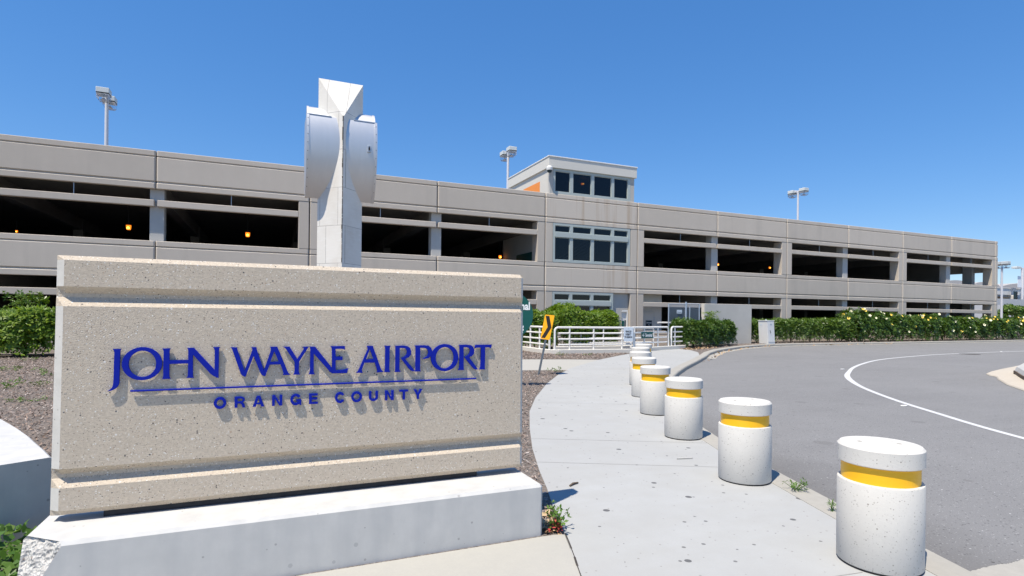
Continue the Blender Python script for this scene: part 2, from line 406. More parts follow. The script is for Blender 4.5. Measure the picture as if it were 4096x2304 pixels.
# ------------------------------------------------------------------ foliage
def leaf_mesh(name, C, A, k, L, W, mat, parent=None, tilt=.45, local=False, jit=.35):
    """whorls of k pointed leaves about axis A at every centre C"""
    C = np.asarray(C, float); A = np.asarray(A, float)
    m = len(C)
    A = A / np.linalg.norm(A, axis=1, keepdims=True)
    ref = np.where(np.abs(A[:, 2:3]) < .9, np.array([[0, 0, 1.]]), np.array([[1., 0, 0]]))
    U = np.cross(A, ref); U /= np.linalg.norm(U, axis=1, keepdims=True); V = np.cross(A, U)
    ph = NP.uniform(0, 6.283, (m, 1)) + np.arange(k)[None, :] * (6.283 / k) + NP.normal(0, .25, (m, k))
    tl = tilt + NP.normal(0, jit, (m, k))
    D = np.cos(ph)[..., None] * U[:, None] + np.sin(ph)[..., None] * V[:, None] + tl[..., None] * A[:, None]
    D /= np.linalg.norm(D, axis=2, keepdims=True)
    S = np.cross(D, A[:, None]); S /= np.linalg.norm(S, axis=2, keepdims=True) + 1e-9
    s = NP.uniform(.65, 1.2, (m, k, 1))
    B = C[:, None] + D * .05 * L
    tip = C[:, None] + D * L * s - A[:, None] * .12 * L
    mid = C[:, None] + D * (.52 * L) * s
    P = np.stack([B, mid + S * W * .5 * s, tip, mid - S * W * .5 * s], axis=2).reshape(-1, 3)
    n = m * k
    me = bpy.data.meshes.new(name)
    me.vertices.add(n * 4); me.loops.add(n * 4); me.polygons.add(n)
    me.vertices.foreach_set('co', P.astype(np.float32).ravel())
    me.loops.foreach_set('vertex_index', np.arange(n * 4, dtype=np.int32))
    me.polygons.foreach_set('loop_start', np.arange(0, n * 4, 4, dtype=np.int32))
    me.update(calc_edges=True); me.validate()
    me.materials.append(M[mat])
    o = bpy.data.objects.new(name, me); COL.objects.link(o)
    if parent: parented(o, parent, local)
    return o

def hedge_points(path, hw, hfun, m, seed, lump=.14, depth=.16, z0=.12, ends=True, low=0.0):
    """centres + outward axes over a clipped hedge running along a polyline"""
    g = np.random.default_rng(seed)
    P = np.array(path, float); seg = np.diff(P, axis=0); ln = np.linalg.norm(seg, axis=1); cum = np.concatenate([[0], np.cumsum(ln)]); tot = cum[-1]
    t = g.uniform(0, tot, m); i = np.clip(np.searchsorted(cum, t, 'right') - 1, 0, len(ln) - 1)
    f = ((t - cum[i]) / ln[i])[:, None]; c = P[i] + seg[i] * f; tg = seg[i] / ln[i][:, None]; nr = np.stack([tg[:, 1], -tg[:, 0]], 1)
    th = g.uniform(-.02, math.pi + .02, m)
    cx = np.sign(np.cos(th)) * np.abs(np.cos(th)) ** .45; cz = np.abs(np.sin(th)) ** .45
    ph = g.uniform(0, 6.28, 12); fr = g.uniform(.7, 4.2, 6); lam = np.zeros(m)
    for q in range(6): lam += np.sin(t * fr[q] + ph[q] + 1.3 * np.sin(th * (1 + q % 3) + ph[6 + q])) / 6 ** .5
    r = 1 + lump * lam - np.abs(g.normal(0, depth, m))
    h = np.array([hfun(x) for x in (t / tot)])
    # rounded ends: a share of the leaves wraps half an ellipse past each end of the path
    share = min(.45, 2.2 * hw / (tot + 2.2 * hw)); e = g.random(m) < share; sg = np.where(g.random(m) < .5, -1., 1.)
    s = g.random(m) ** .6
    along = np.where(e, sg * s * .75 * hw, 0.); lat = np.where(e, np.sqrt(1 - s * s) * (.1 + .9 * np.sqrt(g.random(m))), 1.)
    c = np.where(e[:, None], np.where(sg[:, None] > 0, P[-1], P[0]), c); tg = np.where(e[:, None], np.where(sg[:, None] > 0, tg[-1:] * 0 + seg[-1] / ln[-1], seg[0] / ln[0]), tg)
    nr = np.stack([tg[:, 1], -tg[:, 0]], 1); h = np.where(e, np.where(sg > 0, hfun(1.), hfun(0.)), h)
    off = cx * hw * r * lat; z = z0 + (h - z0) * np.clip(cz * r, low, 2) * np.where(e, 1 - .14 * s * s, 1.)
    C = np.stack([c[:, 0] + nr[:, 0] * off + tg[:, 0] * along * r, c[:, 1] + nr[:, 1] * off + tg[:, 1] * along * r, z], 1)
    A = np.stack([nr[:, 0] * cx + tg[:, 0] * along * 1.3, nr[:, 1] * cx + tg[:, 1] * along * 1.3, np.abs(cz) ** 2 * .9 + .25], 1) + g.normal(0, .35, (m, 3))
    return C, A

def stems(path, hw, top, n, seed, parent, r=.022, name='stem'):
    g = random.Random(seed)
    for k in range(n):
        a = g.random() * (len(path) - 1); i = min(int(a), len(path) - 2); f = a - i; mb = MB()
        x = path[i][0] * (1 - f) + path[i + 1][0] * f; y = path[i][1] * (1 - f) + path[i + 1][1] * f
        y += g.uniform(-.5, .5) * hw; dx, dy = g.uniform(-.3, .3), g.uniform(-.3, .3)
        mb.tube([(x, y, -.05), (x + dx * .3, y + dy * .3, top * .35), (x + dx, y + dy, top * .8)], [r * 1.3, r, r * .35], 5)
        add(name, mb, 'bark', parent, fix=False)
GLYPHS = [
('J',[(-932,1509),(-884,1509),(-888,1504),(-890,1490),(-894,1285),(-899,1270),(-910,1255),(-925,1244),(-942,1238),(-959,1235),(-945,1247),(-934,1259),(-928,1274),(-925,1310),(-924,1400),(-922,1488),(-925,1500)],None),
('O',('e',-768,1410,113,109),('e',-767,1409,77,86)),
('H',[(-657,1508),(-607,1509),(-612,1501),(-614,1489),(-614,1429),(-505,1430),(-504,1405),(-614,1404),(-614,1330),(-612,1316),(-605,1305),(-659,1304),(-652,1311),(-649,1325),(-649,1393),(-648,1486),(-651,1500)],None),
('N',[(-514,1511),(-472,1511),(-346,1358),(-346,1488),(-350,1504),(-358,1514),(-311,1515),(-318,1507),(-320,1491),(-321,1300),(-331,1304),(-351,1315),(-371,1332),(-477,1464),(-476,1326),(-474,1315),(-469,1307),(-517,1307),(-509,1314),(-506,1327),(-505,1453),(-505,1490),(-508,1505)],None),
('W',[(-250,1512),(-208,1511),(-206,1497),(-160,1346),(-113,1485),(-112,1497),(-115,1506),(-122,1512),(-85,1511),(-83,1495),(-35,1346),(-27,1302),(-38,1307),(-50,1314),(-58,1329),(-102,1448),(-153,1302),(-164,1307),(-177,1315),(-184,1329),(-237,1492),(-242,1504)],None),
('A',[(1,1512),(52,1513),(55,1502),(119,1338),(126,1323),(143,1308),(88,1308),(94,1317),(91,1332),(73,1385),(3,1385),(-27,1302),(-35,1346),(8,1485),(8,1496),(6,1507)],[(31,1478),(62,1405),(7,1405)]),
('Y',[(85,1512),(133,1512),(186,1422),(227,1489),(228,1498),(221,1510),(266,1510),(260,1504),(199,1402),(196,1340),(199,1321),(208,1308),(157,1308),(165,1317),(168,1340),(168,1399),(108,1496),(99,1505)],None),
('N',[(266,1510),(307,1510),(426,1354),(427,1311),(416,1318),(406,1330),(298,1459),(299,1329),(302,1316),(309,1306),(262,1307),(270,1317),(273,1337),(274,1492),(272,1503)],None),
('E',[(414,1512),(518,1512),(519,1481),(508,1489),(490,1491),(451,1491),(452,1434),(502,1433),(502,1406),(484,1407),(452,1407),(453,1333),(492,1333),(521,1338),(545,1346),(535,1309),(427,1310),(425,1475),(423,1498)],None),
('A',[(676,1511),(724,1511),(728,1496),(785,1337),(794,1322),(809,1308),(751,1307),(760,1316),(757,1329),(739,1383),(663,1383),(645,1332),(646,1319),(651,1307),(601,1308),(612,1318),(621,1333),(684,1483),(685,1497)],[(701,1484),(731,1409),(674,1409)]),
('I',[(810,1510),(860,1510),(854,1499),(852,1481),(851,1331),(853,1318),(861,1306),(810,1307),(816,1317),(818,1332),(818,1486),(816,1501)],None),
('R',[(892,1509),(962,1511),(989,1506),(1010,1492),(1021,1465),(1018,1439),(1002,1419),(973,1406),(1055,1307),(1032,1308),(1019,1313),(1003,1329),(939,1412),(972,1426),(986,1446),(986,1466),(978,1484),(958,1491),(930,1491),(929,1331),(933,1315),(941,1305),(891,1306),(897,1319),(897,1352),(897,1485),(897,1501)],None),
('P',[(1046,1510),(1126,1511),(1159,1507),(1180,1490),(1191,1458),(1183,1427),(1155,1407),(1104,1401),(1127,1412),(1150,1427),(1157,1454),(1148,1479),(1127,1490),(1091,1491),(1092,1324),(1094,1313),(1100,1305),(1048,1305),(1055,1316),(1055,1483),(1054,1499)],None),
('O',('e',1293,1410,114,109),('e',1293,1409,75,85)),
('R',[(1410,1511),(1484,1512),(1514,1507),(1534,1493),(1544,1465),(1540,1437),(1522,1418),(1500,1409),(1578,1307),(1556,1307),(1543,1312),(1526,1329),(1458,1411),(1490,1426),(1504,1444),(1507,1465),(1499,1482),(1479,1490),(1451,1490),(1453,1329),(1454,1315),(1459,1306),(1403,1306),(1413,1316),(1417,1334),(1417,1478),(1416,1499)],None),
('T',[(1553,1510),(1698,1511),(1690,1479),(1672,1487),(1638,1487),(1637,1328),(1638,1314),(1643,1306),(1588,1306),(1596,1315),(1600,1334),(1602,1486),(1563,1486),(1545,1479)],None),
]
# ------------------------------------------------------------------ ground, road, walks
def off(path, d):
    """polyline offset by d to the left of its direction"""
    out = []
    for i, p in enumerate(path):
        a = Vector(path[max(i - 1, 0)]); b = Vector(path[min(i + 1, len(path) - 1)]); t = (b - a).normalized()
        out.append((p[0] - t.y * d, p[1] + t.x * d))
    return out

EDGE = [(1.2, -9), (2.5, -4), (3.55, -.5), (4.5, 2.34), (4.97, 3.68), (5.38, 4.8), (6.05, 6.37), (6.9, 8.15), (8.2, 10.3), (9.65, 12.05), (11.06, 13.5), (12.2, 14.65),
        (13.8, 16.15), (16.26, 18.3), (18.6, 20.4), (20.6, 22.3), (22.6, 23.9), (24.7, 25.25), (27, 26.6), (29.4, 27.65), (31.8, 28.35), (34.4, 28.68), (38.7, 28.78),
        (45, 28.85), (53, 29.2), (66, 29.85), (90, 31), (160, 35)]
struct('ground', MB().quad((-500, -300, -.45), (700, -300, -.45), (700, 700, -.45), (-500, 700, -.45)), 'earth')
struct('road', MB().quad((-30, -60, -.13), (260, -60, -.13), (260, 70, -.13), (-30, 70, -.13)), 'asphalt')
struct('planting_ground', MB().prism(EDGE + [(160, 120), (-90, 120), (-90, -9)], -.44, 0), 'soil')

INNER = off(EDGE, .30)
secs = []
for i, p in enumerate(EDGE):
    a = Vector(EDGE[max(i - 1, 0)]); b = Vector(EDGE[min(i + 1, len(EDGE) - 1)]); t = (b - a).normalized(); n = Vector((t.y, -t.x))
    q = Vector(p)
    secs.append([(q.x + n.x * d, q.y + n.y * d, z) for d, z in ((.035, -.43), (.02, -.03), (.008, -.006), (-.012, .012), (-.15, .015), (-.17, .014), (-.30, .013), (-.30, -.43))])
kerb = struct('kerb', MB().sweep(secs), 'kerb')
gp = EDGE[14:]
g1, g2 = off(gp, -.03), off(gp, -.42)
mb = MB()
for i in range(len(gp) - 1):
    mb.quad((*g1[i], -.124), (*g2[i], -.126), (*g2[i + 1], -.126), (*g1[i + 1], -.124))
struct('gutter', mb, 'kerb')

LEFT = [(-.6, -3.2), (.75, 0), (1.94, 3.3), (2.06, 3.63), (2.19, 3.97), (2.27, 4.2), (2.37, 4.5), (2.59, 5.07), (2.8, 5.67), (3.18, 6.66), (3.72, 7.9), (4.39, 9.34), (5.26, 10.89),
        (6.61, 13.03), (8.05, 15.06), (9.36, 16.71), (12.3, 19.6), (14.2, 21.2), (15.6, 22.3), (16.6, 22.95), (18.2, 24.0), (19.5, 24.62), (20.4, 24.95), (21.1, 25.3), (20.9, 24.1), (20.0, 22.5)]
walk = struct('sidewalk', MB().prism(LEFT + [(p[0] + .02, p[1]) for p in INNER[14::-1]], -.2, .008), 'sidewalk')

def strip(mb, a, b, w, z):
    a, b = Vector(a), Vector(b); n = (b - a).normalized(); n = Vector((-n.y, n.x)) * w / 2
    mb.quad((a.x - n.x, a.y - n.y, z), (b.x - n.x, b.y - n.y, z), (b.x + n.x, b.y + n.y, z), (a.x + n.x, a.y + n.y, z))
for pts in ([(3.42, 7.25), (5.75, 6.05)], [(4.93, 10.3), (7.45, 8.9)], [(6.6, 12.95), (9.4, 11.9)], [(9.2, 16.4), (12.6, 15.4)], [(2.95, 6.05), (5.0, 5.0)],
            [(3.45, 2.64), (3.77, 2.6)], [(12.3, 19.55), (15.8, 18.2)], [(4.25, 2.5), (4.43, 2.4)]):
    mb = MB(); strip(mb, *pts, .007, .0095); add('joint', mb, 'joint', walk, fix=False)
mb = MB(); r2 = random.Random(4); prev = LEFT[1]
for i in range(1, 30):                                            # the ragged crack between the two pours
    f = i / 29; q = (.75 + 1.44 * f + r2.uniform(-.004, .004), 3.97 * f)
    q = (LEFT[1][0] + (LEFT[4][0] - LEFT[1][0]) * f + r2.uniform(-.006, .006), LEFT[1][1] + (LEFT[4][1] - LEFT[1][1]) * f)
    strip(mb, prev, q, r2.uniform(.007, .016), .0098); prev = q
add('crack', mb, 'gap', walk, fix=False)

struct('path', MB().prism([(-7, -3.2), (-.6, -3.2), (.75, 0), (1.94, 3.3), (2.06, 3.63), (2.185, 3.965), (2.1, 3.99), (-1.15, 4.0), (-3.4, 4.0), (-7, 3.6)], -.2, .006), 'path')
struct('crossing_path', MB().prism([(2.0, 17.95), (7.5, 16.54), (9.1, 16.12), (12.45, 19.55), (11.2, 20.15), (9.38, 20.65), (2.0, 22.5)], -.2, .005), 'path')
mb = MB()
ap = [(4.6, 2.40), (4.85, 2.5), (5.1, 2.49), (5.3, 2.46), (5.5, 2.47), (5.9, 2.40), (7, 2.2), (9, 1.9), (12, 1.2), (12, -6), (3.2, -6)]
fine = []
for i in range(len(ap) - 1):
    for k in range(16 if i < 6 else 1):
        f = k / 16 if i < 6 else 0
        fine.append((ap[i][0] * (1 - f) + ap[i + 1][0] * f + (rnd.uniform(-.006, .006) if k else 0), ap[i][1] * (1 - f) + ap[i + 1][1] * f + (rnd.uniform(-.009, .009) if k else 0)))
fine.append(ap[-1])
struct('driveway_apron', mb.prism(fine, -.3, -.118), 'kerb')

# white edge line curving round the bend
wl = [(60, 20.2), (52, 20.15), (44, 19.95), (38.4, 19.7), (33.6, 19.22), (29.0, 18.25), (26, 17.35), (23.2, 16.1), (20.9, 14.88), (19.1, 13.75), (17.9, 12.95), (16.95, 12.2), (16.0, 11.35), (15.1, 10.45), (14.1, 9.3), (13.2, 8.15), (12.4, 7.0), (11.7, 5.98), (11.1, 4.95), (10.4, 3.6), (9.4, 1.2), (8.4, -2)]
def smooth(p, n=4):
    out = []
    for i in range(len(p) - 1):
        a, b, c, d = [Vector(p[min(max(k, 0), len(p) - 1)]) for k in (i - 1, i, i + 1, i + 2)]
        for k in range(n):
            t = k / n; out.append(tuple(.5 * ((2 * b) + (c - a) * t + (2 * a - 5 * b + 4 * c - d) * t * t + (3 * b - a - 3 * c + d) * t ** 3)))
    return out + [p[-1]]
ws = smooth(wl); a1, a2 = off(ws, .065), off(ws, -.065)
for k in range(34, 52):
    e = .02 * math.sin((k - 34) / 17 * math.pi); a1[k] = off(ws, .065 + e)[k]; a2[k] = off(ws, -.065 - e)[k]
mb = MB()
for i in range(len(ws) - 1): mb.quad((*a1[i], -.126), (*a1[i + 1], -.126), (*a2[i + 1], -.126), (*a2[i], -.126))
struct('road_line', mb, 'white_paint')
m0 = None
for (x, y), lab in (((12.75, 7.9), 'small white road stud beside the curved edge line, nearest the camera'), ((19.85, 14.55), 'small white road stud just inside the tightest bend of the edge line'), ((41.5, 19.95), 'small white road stud on the far straight stretch of the edge line')):
    mb = MB(); mb.prism([(x + math.cos(a) * .06 * (1.6 if abs(math.cos(a)) > .5 else 1), y + math.sin(a) * .05) for a in [k * math.pi / 4 for k in range(8)]], -.128, -.108)
    tag(add('road_stud', mb, 'white', bevel=.006), lab, 'road stud', 'road studs along the white line')
mb = MB().prism([(36.4 + .5 * math.cos(k * .2618), 19.0 + .5 * math.sin(k * .2618)) for k in range(24)], -.128, -.1255)
mh = tag(add('manhole_cover', mb, 'gap'), 'dark round manhole cover in the asphalt inside the white line', 'manhole cover')

# traffic island at the right edge of the frame
isl = [(22.75, 11.35), (22.95, 11.0), (23.3, 10.9) , (21.5, 10.42), (19.95, 9.45), (18.68, 8.45), (16.5, 6.6), (15, 5), (30, 2), (42, 13), (40, 15.4), (33, 14.4), (29.8, 13.5), (27.56, 12.9), (25.73, 12.42), (24.3, 12.0), (23.3, 11.7)]
isl = [(22.7, 11.25), (22.55, 11.05), (22.3, 10.85), (21.5, 10.42), (19.95, 9.45), (18.68, 8.45), (16.5, 6.6), (15, 5), (30, 2), (42, 13), (40, 15.4), (33, 14.4), (29.8, 13.5), (27.56, 12.9), (25.73, 12.42), (24.3, 12.0), (23.2, 11.6)]
struct('traffic_island', MB().prism(isl, -.3, -.085), 'tan', bevel=.03)
t = thing('concrete_barrier', (23.9, 11.0, -.085), 'pale flared concrete barrier on the tan island at right edge', 'barrier')
def bar(poly, ins, z):
    c = Vector((25.5, 9.0)); return [(p[0] + (c.x - p[0]) * ins, p[1] + (c.y - p[1]) * ins, z) for p in poly]
bp = [(23.95, 11.12), (23.62, 10.9), (22.9, 10.5), (22.0, 9.98), (20.9, 9.3), (19.5, 8.2), (18.4, 7.1), (24, 6.5), (27.5, 10.2), (25.6, 11.4), (24.6, 11.3)]
add('body', MB().sweep([bar(bp, .0, .03), bar(bp, .02, .16), bar(bp, .12, .36), bar(bp, .17, .62), bar(bp, .185, .86), bar(bp, .21, .92)]), 'pale_cast', t)
add('soil_strip', MB().prism([(p[0] + (p[0] - 25.5) * .012, p[1] + (p[1] - 9) * .012) for p in bp], -.09, .028), 'brown', t)

# ------------------------------------------------------------------ bollards
bt = thing('bollard', (4.04, 2.665, .008), 'white round concrete bollard nearest the camera, bottom right, whole top visible', 'bollard', 'white concrete bollards along the kerb')
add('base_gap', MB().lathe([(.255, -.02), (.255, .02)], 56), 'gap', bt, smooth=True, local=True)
add('body', MB().lathe([(.24, .016), (.264, .016), (.268, .022), (.268, .592), (.264, .600), (.25, .603), (.2, .604)], 80), 'bollard', bt, smooth=True, local=True)
add('reflective_band', MB().lathe([(.2, .6035), (.2435, .6035), (.2435, .722), (.2, .722)], 80), 'yellow_band', bt, smooth=True, local=True)
cap = add('cap', MB().lathe([(.2, .724), (.262, .724), (.268, .730), (.268, .838), (.252, .855), (.1, .859)], 80), 'bollard', bt, smooth=True, local=True)
mb = MB(); mb.lathe([(.016, .8585), (.016, .8605)], 12, -.09, .09); mb.lathe([(.016, .8585), (.016, .8605)], 12, .1, -.07)
adds('plug', mb, 'kerb', cap, local=True)
words = ['second white bollard in the kerb row, just behind the nearest one', 'third white bollard in the kerb row with dark shadow at right of its foot',
         'fourth white bollard in the kerb row, half hiding the third from the far end', 'fifth white bollard in the kerb row, left side of yellow band showing',
         'sixth white bollard in the kerb row, only its left edge seen down to the foot', 'seventh white bollard in the kerb row, mostly its cap showing',
         'farthest white bollard of the kerb row, close to the railing']
words[2] = 'fourth white bollard in the kerb row, partly hidden behind the third'
for (x, y), w, a in zip([(4.745, 4.6), (5.58, 6.57), (6.45, 8.36), (7.62, 10.28), (8.80, 12.04), (10.06, 13.75), (11.42, 15.45)], words, (.7, 2.1, 3.4, 4.2, 5.5, 1.3, 2.8)):
    c_ = clone(bt, (x, y, .008), a, w); c_.rotation_euler = (rnd.uniform(-.007, .007), rnd.uniform(-.007, .007), a)

# ------------------------------------------------------------------ entrance sign
YS = 4.38
sg = thing('entrance_sign', (.38, 4.45, 0), 'tan aggregate airport sign slab with raised blue lettering on a concrete base', 'sign')
ZT, ZB = 2.105, .452
G1, G2 = (1.908, 1.853, 1.782), (.752, .697, .630)
def sign_prof(d, ch):
    """front outline of the slab (y,z): chamfers top and bottom, two V grooves; d pushes it back, ch clips"""
    y = YS
    pts = [(ZT, .032), (ZT - .030, 0)]
    for g in (G1, G2): pts += [(g[0], 0), (g[1] + .012, .05), (g[1] - .012, .05), (g[2], 0)]
    pts += [(ZB + .036, 0), (ZB, .034)]
    return [(y + max(q, d), z) for z, q in pts]
XL, XR = -1.244, 2.0
secs = []
for x, d, k in ((XL, .047, .024), (XL + .049, 0, .018), (XR - .032, 0, -.006), (XR, .036, -.006)):   # the cast ends lean out a little at the foot
    pr = sign_prof(d, 0)
    lean = lambda z: x - k * (ZT - z) / (ZT - ZB)
    secs.append([(lean(z), y, z) for y, z in pr] + [(lean(ZB), YS + .15, ZB), (lean(ZT), YS + .15, ZT)])
slab = add('slab', MB().sweep(secs), 'aggregate', sg)
slab.data.materials.append(M['aggregate_edge'])
for p in slab.data.polygons:
    if abs(p.normal.x) > .5: p.material_index = 1
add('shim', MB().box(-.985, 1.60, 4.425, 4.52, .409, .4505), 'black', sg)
# concrete base, its near left corner broken off
bm = bmesh.new()
bx = MB().box(-1.335, 2.02, 4.02, 4.95, -.1, .41)
me = bpy.data.meshes.new('base'); me.from_pydata(bx.v, [], bx.f); bm.from_mesh(me)
ed = [e for e in bm.edges if all(v.co.z > .3 for v in e.verts) or all(v.co.y < 4.03 for v in e.verts) and abs(e.verts[0].co.z - e.verts[1].co.z) > .3]
bmesh.ops.bevel(bm, geom=ed, offset=.022, segments=1, affect='EDGES')
bmesh.ops.recalc_face_normals(bm, faces=bm.faces)
p0, p1, p2 = Vector((-1.085, 4.02, .41)), Vector((-1.335, 4.23, .41)), Vector((-1.335, 4.02, -.05))
nn = (p1 - p0).cross(p2 - p0).normalized()
if nn.dot(Vector((-1.335, 4.02, .41)) - p0) < 0: nn.negate()
res = bmesh.ops.bisect_plane(bm, geom=bm.verts[:] + bm.edges[:] + bm.faces[:], plane_co=p0, plane_no=nn, clear_outer=True)
bed = [e for e in bm.edges if e.is_boundary]
ff = bmesh.ops.contextual_create(bm, geom=bed)['faces']
for f in ff: f.material_index = 1
bmesh.ops.triangulate(bm, faces=ff)
for k in range(4):
    es = {e for f in bm.faces if f.material_index == 1 for e in f.edges}
    bmesh.ops.subdivide_edges(bm, edges=list(es), cuts=1, use_grid_fill=True)
from mathutils import noise as mnoise
for v in bm.verts:
    if v.link_faces and all(f.material_index == 1 for f in v.link_faces):
        v.co += nn * (mnoise.noise(v.co * 14) * .024 + mnoise.noise(v.co * 45) * .009 - .012)
bmesh.ops.recalc_face_normals(bm, faces=bm.faces)
bm.to_mesh(me); bm.free()
me.materials.append(M['pale_cast']); me.materials.append(M['broken'])
bo = bpy.data.objects.new('base', me); COL.objects.link(bo); parented(bo, sg, False)

def flat_letter(name, outer, hole, yf, th, mat, parent, bev=.0012):
    cu = bpy.data.curves.new('t', 'CURVE'); cu.dimensions = '2D'; cu.fill_mode = 'BOTH'; cu.extrude = th / 2; cu.bevel_depth = bev; cu.offset = -bev
    for o in (outer, hole):
        if not o: continue
        if o[0] == 'e':
            _, cx, cy, a, b = o; pts = [(cx + a * math.cos(k * math.pi / 32), cy + b * math.sin(k * math.pi / 32)) for k in range(64)]
        else: pts = o
        s = cu.splines.new('POLY'); s.points.add(len(pts) - 1); s.use_cyclic_u = True
        for q, p in zip(s.points, pts): q.co = (p[0] / 1000, p[1] / 1000, 0, 1)
    ob = bpy.data.objects.new('t', cu); COL.objects.link(ob)
    me = bpy.data.meshes.new_from_object(ob.evaluated_get(bpy.context.evaluated_depsgraph_get())); bpy.data.objects.remove(ob)
    me.name = name
    me.transform(Matrix(((1, 0, 0, 0), (0, 0, -1, yf + th / 2), (0, 1, 0, 0), (0, 0, 0, 1))))
    me.materials.clear(); me.materials.append(M[mat])
    o = bpy.data.objects.new(name, me); COL.objects.link(o); parented(o, parent, False)
    return o
for i, (c, o, h) in enumerate(GLYPHS):
    flat_letter('letter', o, h, 4.3575 + .0006 * (i % 4), .013, 'blue', sg)
add('underline', MB().box(-.834, 1.563, 4.358, 4.371, 1.2265, 1.2385), 'blue', sg, bevel=.002)

def sans(c, x0, x1, z0, z1):
    w, h = x1 - x0, z1 - z0; s = .0185
    def r(*q): return [(x0 + a, z0 + b) for a, b in q]
    def arc(cx, cy, a, b, t0, t1, n=20): return [(cx + a * math.cos(R(t0 + (t1 - t0) * k / n)), cy + b * math.sin(R(t0 + (t1 - t0) * k / n))) for k in range(n + 1)]
    if c == 'O': return arc(x0 + w / 2, z0 + h / 2, w / 2, h / 2, 0, 354), arc(x0 + w / 2, z0 + h / 2, w / 2 - s, h / 2 - s, 0, 354)
    if c in 'CG':
        cx, cy = x0 + w / 2, z0 + h / 2; a, b = w / 2, h / 2
        if c == 'C': return arc(cx, cy, a, b, 28, 332, 30) + arc(cx, cy, a - s, b - s, 325, 35, 30), None
        return arc(cx, cy, a, b, 30, 312, 30) + [(x1 - .012, z0), (x1, z0), (x1, cy + .002), (cx + .004, cy + .002), (cx + .004, cy - .014), (x1 - .016, cy - .014)] + arc(cx, cy, a - s, b - s, 318, 36, 28), None
    if c == 'N': return r((0, 0), (s, 0), (s, h * .68), (w - s - .001, 0), (w, 0), (w, h), (w - s, h), (w - s, h * .32), (s + .001, h), (0, h)), None
    if c == 'E': return r((0, 0), (w, 0), (w, s * .85), (s, s * .85), (s, h * .42), (w * .93, h * .42), (w * .93, h * .62), (s, h * .62), (s, h - s * .85), (w * .98, h - s * .85), (w * .98, h), (0, h)), None
    if c == 'T': return r((w / 2 - s / 2, 0), (w / 2 + s / 2, 0), (w / 2 + s / 2, h - s * .85), (w, h - s * .85), (w, h), (0, h), (0, h - s * .85), (w / 2 - s / 2, h - s * .85)), None
    if c == 'Y': return r((w / 2 - s / 2, 0), (w / 2 + s / 2, 0), (w / 2 + s / 2, h * .38), (w, h), (w - s * 1.15, h), (w / 2, h * .56), (s * 1.15, h), (0, h), (w / 2 - s / 2, h * .38)), None
    if c == 'U': return r((0, h), (0, h * .36)) + arc(x0 + w / 2, z0 + h * .36, w / 2, h * .36, 180, 360)[1:] + r((w, h), (w - s, h)) + arc(x0 + w / 2, z0 + h * .36, w / 2 - s, h * .36 - s, 360, 180) + r((s, h)), None
    if c == 'A': return r((0, 0), (s * 1.1, 0), (w * .33, h * .22), (w * .67, h * .22), (w - s * 1.1, 0), (w, 0), (w / 2 + s * .62, h), (w / 2 - s * .62, h)), r((w * .38, h * .37), (w * .62, h * .37), (w / 2, h * .78))
    if c == 'R':
        return (r((0, 0), (s, 0), (s, h * .38), (w * .5, h * .38), (w * .66, h * .3), (w * .74, 0), (w, 0), (w * .93, h * .3), (w * .8, h * .46)) + arc(x0 + w * .6, z0 + h * .71, w * .37, h * .27, -40, 85, 12) + r((w * .5, h), (0, h)),
                r((s, h * .56)) + arc(x0 + w * .56, z0 + h * .7, w * .22, h * .125, -80, 80, 10) + r((s, h * .83)))
for c, a, b, z in [('O', -349, -271, 0), ('R', -220, -153, 0), ('A', -106, -30, 0), ('N', 20, 88, 0), ('G', 141, 216, 0), ('E', 269, 331, 0), ('C', 451, 522, 0), ('O', 568, 648, 0), ('U', 699, 767, 0), ('N', 820, 887, 0), ('T', 932, 1000, 0), ('Y', 1043, 1113, 0)]:
    r0 = 3 if c in 'OCG' else 0
    o, h = sans(c, a / 1000, b / 1000, (1089 - r0) / 1000, (1166 + r0) / 1000)
    flat_letter('small_letter', [(x * 1000, z * 1000) for x, z in o], [(x * 1000, z * 1000) for x, z in h] if h else None, 4.359, .012, 'blue', sg, bev=.001)

# curved low wall left of the sign
cw = [(-1.70, 5.40), (-1.86, 5.78), (-2.02, 6.12), (-2.17, 6.45), (-2.42, 6.95), (-2.9, 7.85), (-3.6, 9.0), (-4.8, 10.5)]
secs = []
ce = off(cw, .16); cf = off(cw, -.16)
ce[0] = (-1.86, 5.305); cf[0] = (-1.555, 5.485)
for a, b in zip(ce, cf):
    A_, B_ = Vector(a), Vector(b); n = (A_ - B_).normalized() * .02
    secs.append([(a[0], a[1], -.1), (a[0], a[1], .585), (a[0] - n.x, a[1] - n.y, .603), (b[0] + n.x, b[1] + n.y, .603), (b[0], b[1], .585), (b[0], b[1], -.1)])
tag(add('low_wall', MB().sweep(secs), 'pale_cast'), 'low curved white concrete wall end left of the sign, shaded face', 'wall')

# ------------------------------------------------------------------ pylon with lens shaped drums
py = thing('pylon', (1.827, 16.898, 0), 'tall white stone pylon with two aluminium drums behind the sign', 'pylon')
hw = .617; cx, cy = 1.827, 16.898
Lp, Rp, Fp, Bp = (cx - hw, cy), (cx + hw, cy), (cx, cy - hw), (cx, cy + hw)
mb = MB(); mb.v = [(*Lp, -.1), (*Fp, -.1), (*Rp, -.1), (*Bp, -.1), (*Lp, 8.46), (*Fp, 7.247), (*Rp, 8.46), (*Bp, 8.46)]
mb.f = [(0, 1, 5, 4), (1, 2, 6, 5), (2, 3, 7, 6), (3, 0, 4, 7), (4, 5, 6), (4, 6, 7), (3, 2, 1, 0)]
add('shaft', mb, 'limestone', py)
mb = MB(); r2 = random.Random(9)
z = 3.2
while z < 7.15:                                                   # weathered open seam down the front arris
    h = r2.uniform(.05, .2); w = r2.uniform(.012, .024)
    mb.box(cx - w, cx + w * .3, cy - hw - .006, cy - hw + .05, z, z + h); z += h + r2.uniform(0, .03)
